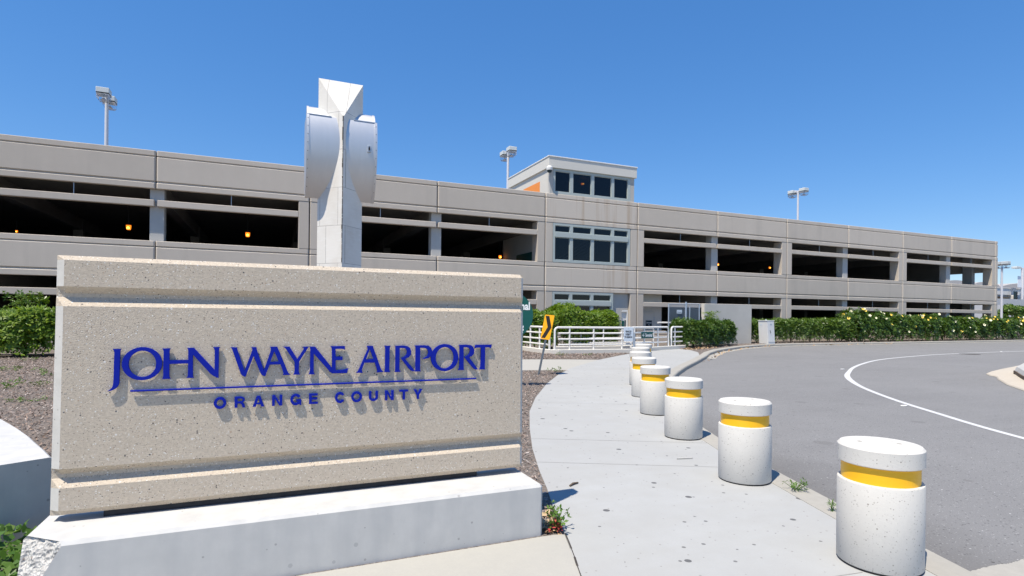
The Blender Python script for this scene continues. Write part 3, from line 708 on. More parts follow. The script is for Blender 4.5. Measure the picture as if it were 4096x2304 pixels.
adds('seam_gap', mb, 'gap', py, fix=False)
def lens(zlo, zhi, n, grow=0.):
    f, b = [], []
    for k in range(n + 1):
        z = zlo + (zhi - zlo) * k / n
        y = 18.96 - math.sqrt((2.6 + grow) ** 2 - (z - 6.57) ** 2); d = max(cy - y, .004); f.append((cy - d, z)); b.append((cy + d, z))
    return f + b[::-1]
def crest(grow=0.):
    f = [(16.60, 7.2), (16.63, 7.31), (16.69, 7.43), (16.77, 7.54), (16.87, 7.60)]
    return [(y - grow, z + grow) for y, z in f] + [(2 * cy - y + grow, z + grow) for y, z in f[::-1]]
for sgn in (-1, 1):
    dr = add('drum', MB().sweep([[(cx + sgn * x, y, z) for y, z in lens(5.04, 7.25, 36)] for x in (.02, .95)]), 'drum', py, smooth=True)
    add('rim', MB().sweep([[(cx + sgn * x, y, z) for y, z in lens(5.03, 7.26, 36, .014)] for x in (.885, .955)]), 'drum', dr, smooth=True)
    add('crest', MB().sweep([[(cx + sgn * x, y, z) for y, z in crest()] for x in (.05, .93)]), 'drum', dr, smooth=True)
    add('crest_rim', MB().sweep([[(cx + sgn * x, y, z) for y, z in crest(.012)] for x in (.88, .935)]), 'drum', dr, smooth=True)
    add('top_seam', MB().box(min(cx + sgn * .30, cx + sgn * .95), max(cx + sgn * .30, cx + sgn * .95), 16.437, 17.36, 7.252, 7.272), 'steel', dr)
    mb = MB()
    for k in range(9):
        z = 5.3 + k * .23; y = 18.96 - math.sqrt(2.614 ** 2 - (z - 6.57) ** 2)
        mb.box(cx + sgn * .92 - .008, cx + sgn * .92 + .008, y - .008, y + .01, z - .008, z + .008)
    adds('screw', mb, 'gap', dr)
la = add('latch', MB().box(2.50, 2.60, 16.325, 16.37, 6.37, 6.56), 'steel', py, bevel=.008)
add('latch_handle', MB().box(2.53, 2.57, 16.30, 16.335, 6.42, 6.5).box(2.545, 2.555, 16.295, 16.335, 6.5, 6.54), 'black', la)
# ------------------------------------------------------------------ parking garage
gr = thing('parking_garage', (30, 33, 0), 'long grey three level precast parking garage with stair tower', 'building')
F0 = 33.0
SP, J0 = 7.278, -5.318
def J(i): return J0 + SP * i
LV = [9.855, 5.326, .79]
def band(x0, x1, top, mat='garage', name='spandrel_panel'):
    H = 1.905
    pr = [(.24, 0), (.03, 0), (.01, -.02), (.01, -.25), (.08, -.278), (.07, -.30), (0, -.352), (0, -1.512), (.08, -1.555), (.06, -1.595), (-.01, -1.648), (-.01, -H + .018), (.01, -H), (.24, -H)]
    secs = []
    for x, d in ((x0, .045), (x0 + .06, 0), (x1 - .06, 0), (x1, .045)):
        secs.append([(x, F0 + y + (d if y < .2 else 0), top + z) for y, z in pr])
    return add(name, MB().sweep(secs), mat, gr)
PIL = {-1, -3, 1, 3, 4, 6, 8, 10}
for i in range(-3, 10):
    for lv, top in enumerate(LV):
        band(J(i) + .022, J(i + 1) - .022, top, 'garage_stained' if i == 3 and lv < 2 else 'garage')
for top in LV: band(J(10) + .03, J(10) + .43, top)
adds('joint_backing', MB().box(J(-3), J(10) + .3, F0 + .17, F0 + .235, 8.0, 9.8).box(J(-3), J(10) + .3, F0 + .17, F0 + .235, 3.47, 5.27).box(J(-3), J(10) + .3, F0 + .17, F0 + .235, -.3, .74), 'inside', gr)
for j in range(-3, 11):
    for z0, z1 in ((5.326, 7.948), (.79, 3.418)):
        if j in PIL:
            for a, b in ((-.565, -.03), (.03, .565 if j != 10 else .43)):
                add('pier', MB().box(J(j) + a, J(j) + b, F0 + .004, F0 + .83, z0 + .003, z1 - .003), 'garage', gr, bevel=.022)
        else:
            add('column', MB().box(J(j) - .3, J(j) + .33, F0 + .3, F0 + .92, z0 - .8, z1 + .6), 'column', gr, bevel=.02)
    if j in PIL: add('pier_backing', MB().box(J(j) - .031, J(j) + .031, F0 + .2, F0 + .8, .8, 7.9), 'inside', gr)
for i in range(-3, 10):
    if i == 3: continue
    xa = J(i) + (.568 if i in PIL else .07); xb = J(i + 1) - (.568 if (i + 1) in PIL else .07)
    for z in (7.06, 2.52):
        add('rail_beam', MB().box(xa, xb, F0 + .006, F0 + .28, z, z + .325), 'garage', gr, bevel=.025, seg=2)
        if (z > 3 or i > 3):
            xm = (xa + xb) / 2
            add('hanger_rod', MB().box(xm - .012, xm + .012, F0 + .14, F0 + .164, z + .32, z + .95), 'steel', gr)
# floors, inner frame
XA, XB, YB = J(-3) - .5, J(10) + .18, 63.0
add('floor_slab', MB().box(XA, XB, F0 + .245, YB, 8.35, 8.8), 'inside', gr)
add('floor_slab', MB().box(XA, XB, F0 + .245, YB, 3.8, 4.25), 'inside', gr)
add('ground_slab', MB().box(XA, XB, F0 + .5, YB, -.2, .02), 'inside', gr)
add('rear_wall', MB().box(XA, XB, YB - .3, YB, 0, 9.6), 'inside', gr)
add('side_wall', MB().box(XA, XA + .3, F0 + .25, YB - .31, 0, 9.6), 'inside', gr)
mb = MB()
for j in range(-2, 10):
    for z in (7.55, 3.0): mb.box(J(j) - .25, J(j) + .25, F0 + .95, YB - .4, z, z + .8)
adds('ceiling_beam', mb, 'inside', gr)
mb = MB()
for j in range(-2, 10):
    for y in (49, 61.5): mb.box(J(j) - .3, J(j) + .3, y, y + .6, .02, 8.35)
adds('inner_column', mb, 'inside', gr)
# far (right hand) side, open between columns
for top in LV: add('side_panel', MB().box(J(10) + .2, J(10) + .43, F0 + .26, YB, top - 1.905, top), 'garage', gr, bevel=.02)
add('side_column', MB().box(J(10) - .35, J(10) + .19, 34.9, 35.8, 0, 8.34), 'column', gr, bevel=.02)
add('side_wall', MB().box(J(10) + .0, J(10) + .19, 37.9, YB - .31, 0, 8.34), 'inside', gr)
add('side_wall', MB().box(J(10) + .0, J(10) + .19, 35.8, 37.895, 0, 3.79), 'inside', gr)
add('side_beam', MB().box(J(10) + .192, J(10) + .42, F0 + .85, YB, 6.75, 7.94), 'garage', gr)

# stair tower windows
PX = [(17.24, 18.36), (18.59, 20.0), (20.23, 21.62), (21.84, 22.97)]
def window(x0, x1, z0, z1, panes, rail=None, y=F0):
    zt = z1 - .16; zb = z0 + .16
    xs = [x0] + [v for p in panes for v in p] + [x1]; zs = [z0, zb, zt, z1]
    if rail: zs = [z0, zb, rail[0], rail[1], zt, z1]
    hole = lambda i, k: i % 2 == 1 and k % 2 == 1
    fr = MB(); nx, nz = len(xs), len(zs); y0, y1 = y + .004, y + .15
    fr.v = [(x, yy, z) for yy in (y0, y1) for z in zs for x in xs]
    V = lambda i, k, s: s * nx * nz + k * nx + i
    for k in range(nz - 1):
        for i in range(nx - 1):
            if hole(i, k): continue
            fr.f.append((V(i, k, 0), V(i + 1, k, 0), V(i + 1, k + 1, 0), V(i, k + 1, 0))); fr.f.append((V(i, k, 1), V(i, k + 1, 1), V(i + 1, k + 1, 1), V(i + 1, k, 1)))
            for di, dk, a, b in ((-1, 0, (i, k + 1), (i, k)), (1, 0, (i + 1, k), (i + 1, k + 1)), (0, -1, (i, k), (i + 1, k)), (0, 1, (i + 1, k + 1), (i, k + 1))):
                ii, kk = i + di, k + dk
                if not (0 <= ii < nx - 1 and 0 <= kk < nz - 1) or hole(ii, kk):
                    fr.f.append((V(*a, 0), V(*a, 1), V(*b, 1), V(*b, 0)))
    f = add('window', fr, 'frame', gr)
    if rail: add('mid_rail', MB().box(panes[0][0] - .03, panes[-1][1] + .03, y - .04, y + .002, rail[0] + .01, rail[1] - .01), 'frame', f, bevel=.008)
    for a, b in panes:
        for c, d in ([(zb, rail[0]), (rail[1], zt)] if rail else [(zb, zt)]):
            sx = []
            for (u, v) in ((.002, .06), (.002, .13), (.035, .13), (.035, .06)):
                sx.append([(a + u, y + v, c + u), (b - u, y + v, c + u), (b - u, y + v, d - u), (a + u, y + v, d - u)])
            sm = MB(); sm.v = [p for s_ in sx for p in s_]
            for q in range(4):
                for k in range(4): sm.f.append((q * 4 + k, q * 4 + (k + 1) % 4, ((q + 1) % 4) * 4 + (k + 1) % 4, ((q + 1) % 4) * 4 + k))
            add('sash', sm, 'frame', f)
            add('pane', MB().box(a + .036, b - .036, y + .09, y + .098, c + .036, d - .036), 'glass', f)
    return f
window(17.09, 23.18, 5.345, 7.94, PX, (7.0, 7.345))
window(17.09, 21.81, .81, 3.41, PX[:3], (2.5, 2.845))
for z0 in (.0, 3.8):
    pass
add('tower_side_wall', MB().box(16.4, 16.6, F0 + .85, 40, .02, 8.34), 'stucco_grey', gr)
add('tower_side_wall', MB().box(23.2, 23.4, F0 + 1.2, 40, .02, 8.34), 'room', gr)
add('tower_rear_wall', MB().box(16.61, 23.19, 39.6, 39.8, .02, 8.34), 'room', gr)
add('green_wall_panel', MB().box(16.385, 16.402, 34.6, 37.4, 4.26, 6.15), 'sign_green', gr)
for zf in (4.25, .02):                                            # dog-leg stair seen through the glass
    st = MB(); n = 12
    for k in range(n):
        x = 18.2 + k * .3; z = zf + k * .19; st.box(x, x + .32, 35.3, 36.6, z, z + .19)
    for yy in (35.22, 36.6): st.sweep([[(18.1, yy, zf - .1), (18.1, yy + .07, zf - .1), (18.1, yy + .07, zf + .3), (18.1, yy, zf + .3)], [(21.9, yy, zf + 2.2), (21.9, yy + .07, zf + 2.2), (21.9, yy + .07, zf + 2.6), (21.9, yy, zf + 2.6)]])
    for q in (.55, .8, 1.05): st.tube([(18.1, 35.25, zf + .2 + q), (21.9, 35.25, zf + 2.5 + q)], .03, 6)
    for k in range(5): st.tube([(18.2 + k * .92, 35.25, zf + .2 + k * .556), (18.2 + k * .92, 35.25, zf + 1.3 + k * .556)], .025, 6)
    add('staircase', st, 'stucco', gr, fix=False)
# recess walls, doors at ground level
adds('recess_wall', MB().box(21.82, 23.19, F0 + .22, F0 + .4, 2.3, 3.6).box(21.82, 22.68, F0 + .22, F0 + .4, 0, 2.295), 'stucco_grey', gr)
d = add('door', MB().box(22.70, 23.18, F0 + .30, F0 + .36, .03, 2.12), 'white', gr)
adds('door_frame', MB().box(22.69, 23.19, F0 + .2, F0 + .29, 2.12, 2.28).box(23.10, 23.19, F0 + .19, F0 + .28, .02, 2.115), 'white', d)
add('door_window', MB().box(22.97, 23.07, F0 + .285, F0 + .295, .75, 1.55), 'dark_panel', d)
add('door_sign', MB().box(22.73, 22.93, F0 + .28, F0 + .297, 1.0, 1.5), 'sign_green', d)
adds('recess_wall', MB().box(24.34, 26.66, F0 + .92, F0 + 1.1, 0, 3.6), 'stucco', gr)
d = add('door', MB().box(25.0, 25.95, F0 + .88, F0 + .915, .03, 2.08), 'stucco', gr, bevel=.006)
adds('door_frame', MB().box(24.93, 24.995, F0 + .86, F0 + .918, .02, 2.15).box(25.955, 26.02, F0 + .86, F0 + .918, .02, 2.15).box(24.996, 25.954, F0 + .86, F0 + .918, 2.085, 2.15), 'stucco', d)
adds('hinge', MB().box(25.93, 25.97, F0 + .84, F0 + .875, 1.55, 1.8).box(25.93, 25.97, F0 + .84, F0 + .875, .4, .6), 'steel', d)
ds = add('door_sign', MB().box(25.22, 25.76, F0 + .862, F0 + .877, .92, 1.53), 'dark_panel', d)
for k, (w, s_) in enumerate((('Entrance', .125), ('To', .125), ('Terminal', .125))):
    text('sign_lettering', w, s_, 'letter_white', ds, (25.49, F0 + .858, 1.33 - k * .17), (1, 0, 0), (0, -1, 0), offset=.003, shear=.2, align='CENTER')

# penthouse
ZR = 8.8
adds('penthouse_wall', MB().box(16.81, 17.0, F0 + .30, 39.55, ZR, 11.56), 'stucco', gr)
adds('penthouse_wall', MB().box(16.81, 17.085, F0 + .06, F0 + .298, ZR, 11.56).box(23.19, 23.5, F0 + .06, F0 + .298, ZR, 11.56), 'stucco_grey', gr, bevel=.006)
adds('penthouse_wall', MB().box(23.31, 23.5, F0 + .30, 39.55, ZR, 11.56).box(17.002, 23.308, 39.35, 39.55, ZR, 11.56), 'stucco', gr)
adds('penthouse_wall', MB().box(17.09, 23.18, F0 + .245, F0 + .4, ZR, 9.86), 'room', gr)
add('fascia', MB().box(16.70, 23.64, F0 - .06, 39.85, 11.545, 12.24), 'fascia', gr, bevel=.012)
add('roof_cap', MB().box(16.66, 23.68, F0 - .10, 39.9, 12.242, 12.32), 'white', gr, bevel=.012)
window(17.09, 23.185, 9.87, 11.54, PX, None, F0 + .05)
add('orange_wall_panel', MB().box(16.80, 16.812, 34.5, 37.2, 9.2, 10.93), 'orange', gr)

# things on and in the garage
t = thing('dome_camera', (16.72, F0 - .1, 11.45), 'white dome security camera under the penthouse roof corner', 'security camera')
add('bracket', MB().tube([(16.85, F0 + .06, 11.46), (16.72, F0 - .05, 11.46), (16.7, F0 - .1, 11.46)], .06, 8), 'white', t)
add('housing', MB().lathe([(.05, 11.60), (.13, 11.58), (.20, 11.50), (.21, 11.36), (.19, 11.30)], 20, 16.7, F0 - .14), 'white', t, smooth=True)
add('lens_dome', MB().lathe([(.17, 11.30), (.15, 11.22), (.09, 11.16), (.02, 11.14)], 20, 16.7, F0 - .14), 'dark_panel', t, smooth=True)

lp = thing('pendant_lamp', (-7.815, 40, 6.81), 'lit orange lantern hanging in the upper deck bay at the far left', 'lamp', 'orange lamps inside the parking garage')
add('stem', MB().tube([(0, 0, .2), (0, 0, 1.5)], .03, 8), 'black', lp, local=True)
add('hood', MB().lathe([(.045, .24), (.14, .19), (.15, .12)], 16), 'black', lp, local=True, smooth=True)
gl = add('globe', MB().lathe([(.135, .118), (.125, -.04), (.105, -.14), (.06, -.15)], 16), 'glow', lp, local=True, smooth=True)
add('bulb', MB().lathe([(.03, .03), (.08, -.02), (.08, -.09), (.02, -.12)], 12, 0, -.12), 'glow_core', gl, local=True, smooth=True)
clone(lp, (-1.363, 40, 6.81), 0, 'lit orange lantern in the upper deck bay just left of the pylon')
clone(lp, (16.0, 39.6, 6.23), 0, 'lit orange lantern low in the dark bay left of the stair tower').scale = (.8, .8, .8)
clone(lp, (37.72, 40, 6.69), 0, 'lit orange lantern beside the first recessed column right of the tower').scale = (.7, .7, .7)
clone(lp, (44.2, 40, 6.68), 0, 'faint lit orange lantern near the pier in the second bay right of tower').scale = (.6, .6, .6)
clone(lp, (-13.1, 40, 6.2), 0, 'tiny lit orange lantern low at the left edge of the frame').scale = (.4, .4, .4)
clone(lp, (20.44, 35.0, 11.25), 0, 'lit orange lantern behind the penthouse window glass').scale = (.85, .85, .4)

# parked car glimpsed over the upper deck parapet
ct = thing('parked_car', (10.2, 37.4, 4.25), 'silver parked car mostly hidden behind the upper deck parapet', 'car')
prof = [(-2.2, .35), (-2.25, .75), (-1.9, .95), (-1.45, 1.0), (-.85, 1.38), (-.2, 1.5), (.6, 1.48), (1.25, 1.05), (2.05, .88), (2.22, .6), (2.15, .32)]
add('body', MB().sweep([[(10.2 + x * k, 37.4 + y, 4.25 + (z if z < 1 else 1 + (z - 1) * 1)) for x, z in prof] for y, k in ((-.85, .97), (-.7, 1), (.7, 1), (.85, .97))]), 'car', ct, bevel=.03)
wp = [(-1.2, 1.05), (-.8, 1.33), (-.2, 1.43), (.55, 1.41), (1.05, 1.06)]
add('side_window', MB().sweep([[(10.2 + x, y, 4.25 + z) for x, z in wp] for y in (36.535, 36.56)]), 'dark_panel', ct)
for sx in (-1.4, 1.4):
    for yy in (36.56, 38.06):
        add('wheel', MB().tube([(10.2 + sx, yy, 4.58), (10.2 + sx, yy + .2, 4.58)], .32, 18), 'black', ct)

# ------------------------------------------------------------------ lamps
def lamp(name, loc, hw, sep, H, label, r=.11, group='twin head lamps on the garage roof'):
    t = thing(name, loc, label, 'street lamp', group)
    add('pole', MB().tube([(0, 0, 0), (0, 0, H - .22)], [r, r * .8], 18).box(-r * 1.9, r * 1.9, -r * 1.9, r * 1.9, 0, .04), 'lamp_grey', t, local=True, smooth=True)
    add('arm', MB().box(-.06, .06, -sep / 2 - .001, sep / 2 + .001, H - .24, H - .1), 'lamp_grey', t, local=True, bevel=.01)
    for s_ in (-1, 1):
        y = s_ * sep / 2; h = hw / 2
        hd = add('lamp_head', MB().box(-h, h, y - h, y + h, H - .33, H), 'lamp_head', t, local=True, bevel=.02)
        add('seam', MB().box(-h * .97, h * .97, y - h * .97, y + h * .97, H - .40, H - .332), 'black', hd, local=True)
        add('underside', MB().box(-h * .96, h * .96, y - h * .96, y + h * .96, H - .43, H - .402), 'lamp_head', hd, local=True)
        add('reflector', MB().lathe([(h * .66, H - .432), (h * .5, H - .48), (h * .15, H - .5)], 20, 0, y), 'steel', hd, local=True, smooth=True)
        z0, z1, z2 = H - .432, H - .68, H - .82
        mb = MB(); q = h * .94; e = h * .66
        mb.sweep([[(-q, y - q, z0), (q, y - q, z0), (q, y + q, z0), (-q, y + q, z0)], [(-q, y - q, z1), (q, y - q, z1), (q, y + q, z1), (-q, y + q, z1)], [(-e, y - e, z2), (e, y - e, z2), (e, y + e, z2), (-e, y + e, z2)]])
        add('lens', mb, 'lens', hd, local=True)
        add('prism_cone', MB().lathe([(h * .12, H - .58), (h * .5, H - .72), (h * .52, H - .735)], 16, 0, y), 'lamp_grey', hd, local=True, smooth=True)
    return t
L1 = lamp('roof_lamp', (-10.13, 45.2, 8.6), .72, 1.52, 7.72, 'tall twin head lamp on the garage roof at far left', r=.13)
clone(L1, (19.3, 46.1, 8.8), 0, 'twin head lamp on the roof just left of the stair penthouse')
clone(L1, (55.2, 46.1, 8.8), 0, 'twin head lamp on the roof right of the stair penthouse')
lamp('street_lamp', (78.83, 37.92, 0), .64, .78, 8.75, 'twin head lamp on a ground pole beyond the right garage corner', r=.13, group=None)
t = thing('street_lamp', (171.9, 78.4, 0), 'far lamp with white banners at the right edge of the frame', 'street lamp')
add('pole', MB().tube([(171.9, 78.4, 0), (171.9, 78.4, 15.1)], .3, 10), 'lamp_grey', t)
add('arm', MB().box(168.9, 175, 78.3, 78.5, 14.95, 15.15), 'lamp_grey', t)
add('lamp_head', MB().box(168.2, 170.2, 77.8, 79.0, 14.8, 15.3), 'lamp_head', t, bevel=.05)
add('banner', MB().box(169.85, 171.5, 78.38, 78.44, 10.2, 13.0), 'banner', t)
add('banner', MB().box(172.3, 174.0, 78.38, 78.44, 10.2, 13.0), 'banner', t)

# ------------------------------------------------------------------ far terminal, viaduct
X = Vector((.92, -.39)); 
t = thing('terminal_building', (190, 110, 0), 'far pale terminal with low vaulted grey roof beyond the garage', 'building')
add('wall', MB().box(120, 300, 92, 130, 0, 11.2), 'far_white', t)
for k in range(3):
    x0 = 149 + k * 13.2
    arc = [(x0 + 6.6 - 6.6 * math.cos(math.pi * q / 12), 11.2 + 1.4 * math.sin(math.pi * q / 12)) for q in range(13)]
    add('roof_vault', MB().sweep([[(x, y, z) for x, z in arc] for y in (91, 130)]), 'far_grey', t)
arc = [(188 + 50 - 50 * math.cos(math.pi * q / 16), 11.2 + 2.6 * math.sin(math.pi * q / 16)) for q in range(17)]
add('roof_vault', MB().sweep([[(x, y, z) for x, z in arc] for y in (90.5, 130)]), 'far_grey', t)
t = thing('viaduct', (170, 80, 0), 'far elevated white roadway crossing behind the right garage corner', 'bridge')
add('parapet', MB().box(110, 170.4, 80, 80.4, 8.35, 9.95).box(171.0, 290, 80, 80.4, 8.35, 9.95), 'far_white', t)
add('coping', MB().box(110, 290, 79.85, 80.5, 9.952, 10.15), 'far_white', t)
add('deck', MB().box(110, 290, 80.2, 90, 7.9, 8.5), 'far_grey', t)
add('pier', MB().box(170.6, 173.5, 79.2, 82, 0, 8.34), 'far_white', t, bevel=.1)
add('pier', MB().box(204, 207, 79.2, 82, 0, 8.34), 'far_white', t, bevel=.1)
add('retaining_wall', MB().box(100, 300, 76.5, 77, 0, 7.1), 'far_wall', t)
add('retaining_wall', MB().box(100, 300, 72, 72.5, 0, 5.4), 'far_white', t)
t = thing('traffic_light', (169.9, 78.9, 0), 'far dark traffic light under the elevated roadway', 'traffic light')
add('pole', MB().tube([(169.9, 78.9, 0), (169.9, 78.9, 7.2)], .12, 8), 'post_steel', t)
add('housing', MB().box(169.5, 170.3, 78.6, 79.1, 7.2, 9.2), 'dark_panel', t, bevel=.05)
for k in range(3): add('lens', MB().tube([(169.9, 78.62, 7.55 + k * .62), (169.9, 78.5, 7.55 + k * .62)], .24, 12), 'black', t)
# ------------------------------------------------------------------ railings and their low kerb
def railing(label, a, b, posts, ends=(1, 1), z0=.2, zt=1.235, rails=(.965, .685, .425), reach=.18):
    a, b = Vector(a), Vector(b); L = (b - a).length; d = (b - a).normalized()
    t = thing('railing', (a.x, a.y, z0), label, 'railing', 'white pipe railings by the ramp')
    P = lambda s, z: (a.x + d.x * s, a.y + d.y * s, z)
    c = .16; pts = []
    if ends[0]: pts += [P(0, z0), P(0, zt - c)] + [P(c - c * math.cos(k * math.pi / 10), zt - c + c * math.sin(k * math.pi / 10)) for k in range(1, 5)] + [P(c, zt)]
    else: pts += [P(0, zt)]
    if ends[1]: pts += [P(L - c, zt)] + [P(L - c + c * math.sin(k * math.pi / 10), zt - c + c * math.cos(k * math.pi / 10)) for k in range(1, 5)] + [P(L, zt - c), P(L, z0)]
    else: pts += [P(L, zt)]
    add('top_rail', MB().tube(pts, .05, 10), 'white_rail', t, smooth=True)
    for z in rails:
        add('rail', MB().tube([P(reach if ends[0] else 0, z), P(L - (reach if ends[1] else 0), z)], .04, 10), 'white_rail', t, smooth=True)
    for s in posts:
        add('post', MB().tube([P(s, z0), P(s, zt)], .042, 10), 'white_rail', t, smooth=True)
    return t
railing('white pipe railing panel in front of the bush, behind the tilted arrow sign', (12.25, 23.37), (16.52, 23.10), (.76, 2.03, 3.58))
railing('white pipe railing running back from the road beside the round green sign', (11.97, 26.4), (12.04, 23.50), (.9, 1.9), ends=(0, 1))
railing('white pipe railing panel carrying the small green arrow board', (16.78, 23.74), (20.12, 24.99), (1.2, 2.5))
railing('white pipe railing end panel running behind the clipped round hedge', (20.42, 25.11), (21.5, 25.49), (.36,), ends=(1, 0))
railing('white pipe railing on the far side of the ramp, below the doors', (15.0, 27.0), (20.9, 27.3), (.8, 2.3, 3.9, 5.2), z0=.05, zt=1.12, rails=(.84, .56, .3))
def curbwall(name, label, path, w, h):
    l, r = off(path, w / 2), off(path, -w / 2)
    return tag(add(name, MB().sweep([[(x1, y1, -.1), (x1, y1, h - .02), (x1 * .93 + x2 * .07, y1 * .93 + y2 * .07, h), (x1 * .07 + x2 * .93, y1 * .07 + y2 * .93, h), (x2, y2, h - .02), (x2, y2, -.1)] for (x1, y1), (x2, y2) in zip(l, r)]), 'stucco'), label, 'kerb wall')
curbwall('kerb_wall', 'low cream concrete kerb under the white railings', [(11.97, 28.4), (12.0, 24.2), (12.1, 23.5), (12.4, 23.34), (14.4, 23.22), (16.45, 23.09), (16.75, 23.3), (17.2, 23.86), (18.6, 24.4), (20.3, 25.04), (21.6, 25.5)], .27, .205)
curbwall('kerb_wall', 'pale inner ramp kerb between the two rows of white railing', [(13.2, 25.2), (17.2, 25.2), (19.6, 26.2)], .3, .24)

# low white guard rail behind the long hedge
t = thing('guard_rail', (30.9, 31.9, 0), 'low white board rail behind the long clipped hedge', 'fence')
for z in (.22, .6): add('board', MB().box(31.0, 46, 31.88, 31.94, z, z + .22), 'white_rail', t)
for k in range(6): add('post', MB().box(31.1 + k * 2.9, 31.2 + k * 2.9, 31.95, 32.05, 0, .9), 'white_rail', t)

# ------------------------------------------------------------------ signs
# tilted arrow sign
t = thing('arrow_sign', (7.3, 15.0, 0), 'tilted yellow sign with black chevron arrow on leaning steel post', 'traffic sign')
ax = Vector((.20, -.03, 1)).normalized()                           # leaning post
wd = (Vector((.10, -1, 0)) ); wd = (wd - ax * wd.dot(ax)).normalized()
nm = wd.cross(ax).normalized()
if nm.x > 0: nm.negate()
o0 = Vector((7.3, 15.0, 0))
def W3(u, v, n=0): return tuple(o0 + wd * u + ax * v + nm * n)
sx = 1.0
add('post', MB().sweep([[W3(-.03, v, -.05), W3(.03, v, -.05), W3(.03, v, -.012), W3(-.03, v, -.012)] for v in (-.2, 1.80)]), 'post_steel', t)
rr = .04; hw_, h0, h1 = .26, 1.09, 1.83
rp = []
for cx_, cz_, a0 in ((hw_ - rr, h1 - rr, 0), (-hw_ + rr, h1 - rr, 90), (-hw_ + rr, h0 + rr, 180), (hw_ - rr, h0 + rr, 270)):
    for k in range(5): rp.append((cx_ + rr * math.cos(R(a0 + k * 22.5)), cz_ + rr * math.sin(R(a0 + k * 22.5))))
add('plate', MB().sweep([[W3(u, v, n) for u, v in rp] for n in (-.008, .004)]), 'sign_yellow', t)
hm = (h0 + h1) / 2
ch = [(-.21, h1 - .035), (.0, h1 - .035), (.235, hm), (0, h0 + .035), (-.21, h0 + .035), (.026, hm)]
add('chevron', MB().sweep([[W3(u * (1 if nm.dot(Vector((-1, 0, 0))) > 0 else 1), v, n) for u, v in ch] for n in (.0045, .0065)]), 'black_paint', t)

# round green sign mostly hidden behind the slab
ctr = Vector((5.40, 12.75, 1.775)); xd = Vector((.93, -.36, 0)).normalized(); nr = Vector((-.36, -.93, 0)).normalized()
t = thing('direction_sign', (ctr.x, ctr.y, 0), 'large round dark green direction sign half hidden by the tan slab', 'sign')
def disc(a, b, n0, n1, n=56): return [[tuple(ctr + xd * (a * math.cos(k * 2 * math.pi / n)) + Vector((0, 0, b * math.sin(k * 2 * math.pi / n))) + nr * q) for k in range(n)] for q in (n0, n1)]
add('plate', MB().sweep(disc(.60, .585, -.02, .02)), 'sign_green', t)
add('post', MB().tube([(ctr.x + .04, ctr.y + .09, -.1), (ctr.x + .04, ctr.y + .09, 2.2)], .05, 12), 'post_steel', t)
for body, u, v, sz in (('Terminal', .525, .135, .26), ('n', .28, -.11, .17), ('g', .365, -.345, .17), ('e', .35, -.445, .17)):
    text('sign_lettering', body, sz, 'letter_white', t, tuple(ctr + xd * u + Vector((0, 0, v)) + nr * .023), xd, nr, xs=.78, offset=.008, align='RIGHT')

# white notice on the railing
t = thing('notice_sign', (16.08, 22.98, .2), 'small grey white notice about vehicle search on the railing', 'sign')
xd = Vector((1, -.06, 0)).normalized(); nr = Vector((-.06, -1, 0)).normalized(); oc = Vector((16.08, 22.97, .92))
def W4(u, v, n): return tuple(oc + xd * u + Vector((0, 0, v)) + nr * n)
rp = []
for cx_, cz_, a0 in ((.22, .31, 0), (-.22, .31, 90), (-.22, -.31, 180), (.22, -.31, 270)):
    for k in range(4): rp.append((cx_ + .04 * math.cos(R(a0 + k * 30)), cz_ + .04 * math.sin(R(a0 + k * 30))))
add('plate', MB().sweep([[W4(u, v, n) for u, v in rp] for n in (-.012, 0)]), 'sign_white', t)
for k, w in enumerate(('VEHICLES', 'SUBJECT', 'TO SEARCH')):
    text('sign_lettering', w, .128, 'black_paint', t, W4(0, .09 - k * .135, .003), xd, nr, xs=.62 if k != 1 else .66, offset=.003, align='CENTER')
add('bolt', MB().lathe([(.012, 0), (.012, .012)], 8, 0, 0), 'steel', t).data.transform(Matrix.Translation(W4(0, .29, .006)))
add('post', MB().tube([(16.42, 23.0, .1), (16.37, 23.0, 1.25)], .03, 8), 'steel', t)

t = thing('arrow_board', (18.1, 24.2, .6), 'small dark green arrow board hung on the white railing', 'sign')
xd = Vector((.93, .35, 0)).normalized(); nr = Vector((.35, -.93, 0)).normalized(); oc = Vector((18.12, 24.19, .825))
add('plate', MB().sweep([[W4(u, v, n) for u, v in ((-.56, -.165), (.56, -.165), (.56, .165), (-.56, .165))] for n in (-.012, 0)]), 'sign_green', t, bevel=.004)
text('sign_lettering', 'Terminal', .24, 'letter_white', t, W4(-.24, -.085, .003), xd, nr, xs=.80, shear=.25, offset=.006)
add('arrow', MB().sweep([[W4(u, v, n) for u, v in ((-.46, 0), (-.36, .085), (-.325, .085), (-.395, .018), (-.28, .018), (-.28, -.018), (-.395, -.018), (-.325, -.085), (-.36, -.085))] for n in (.001, .004)]), 'letter_white', t)

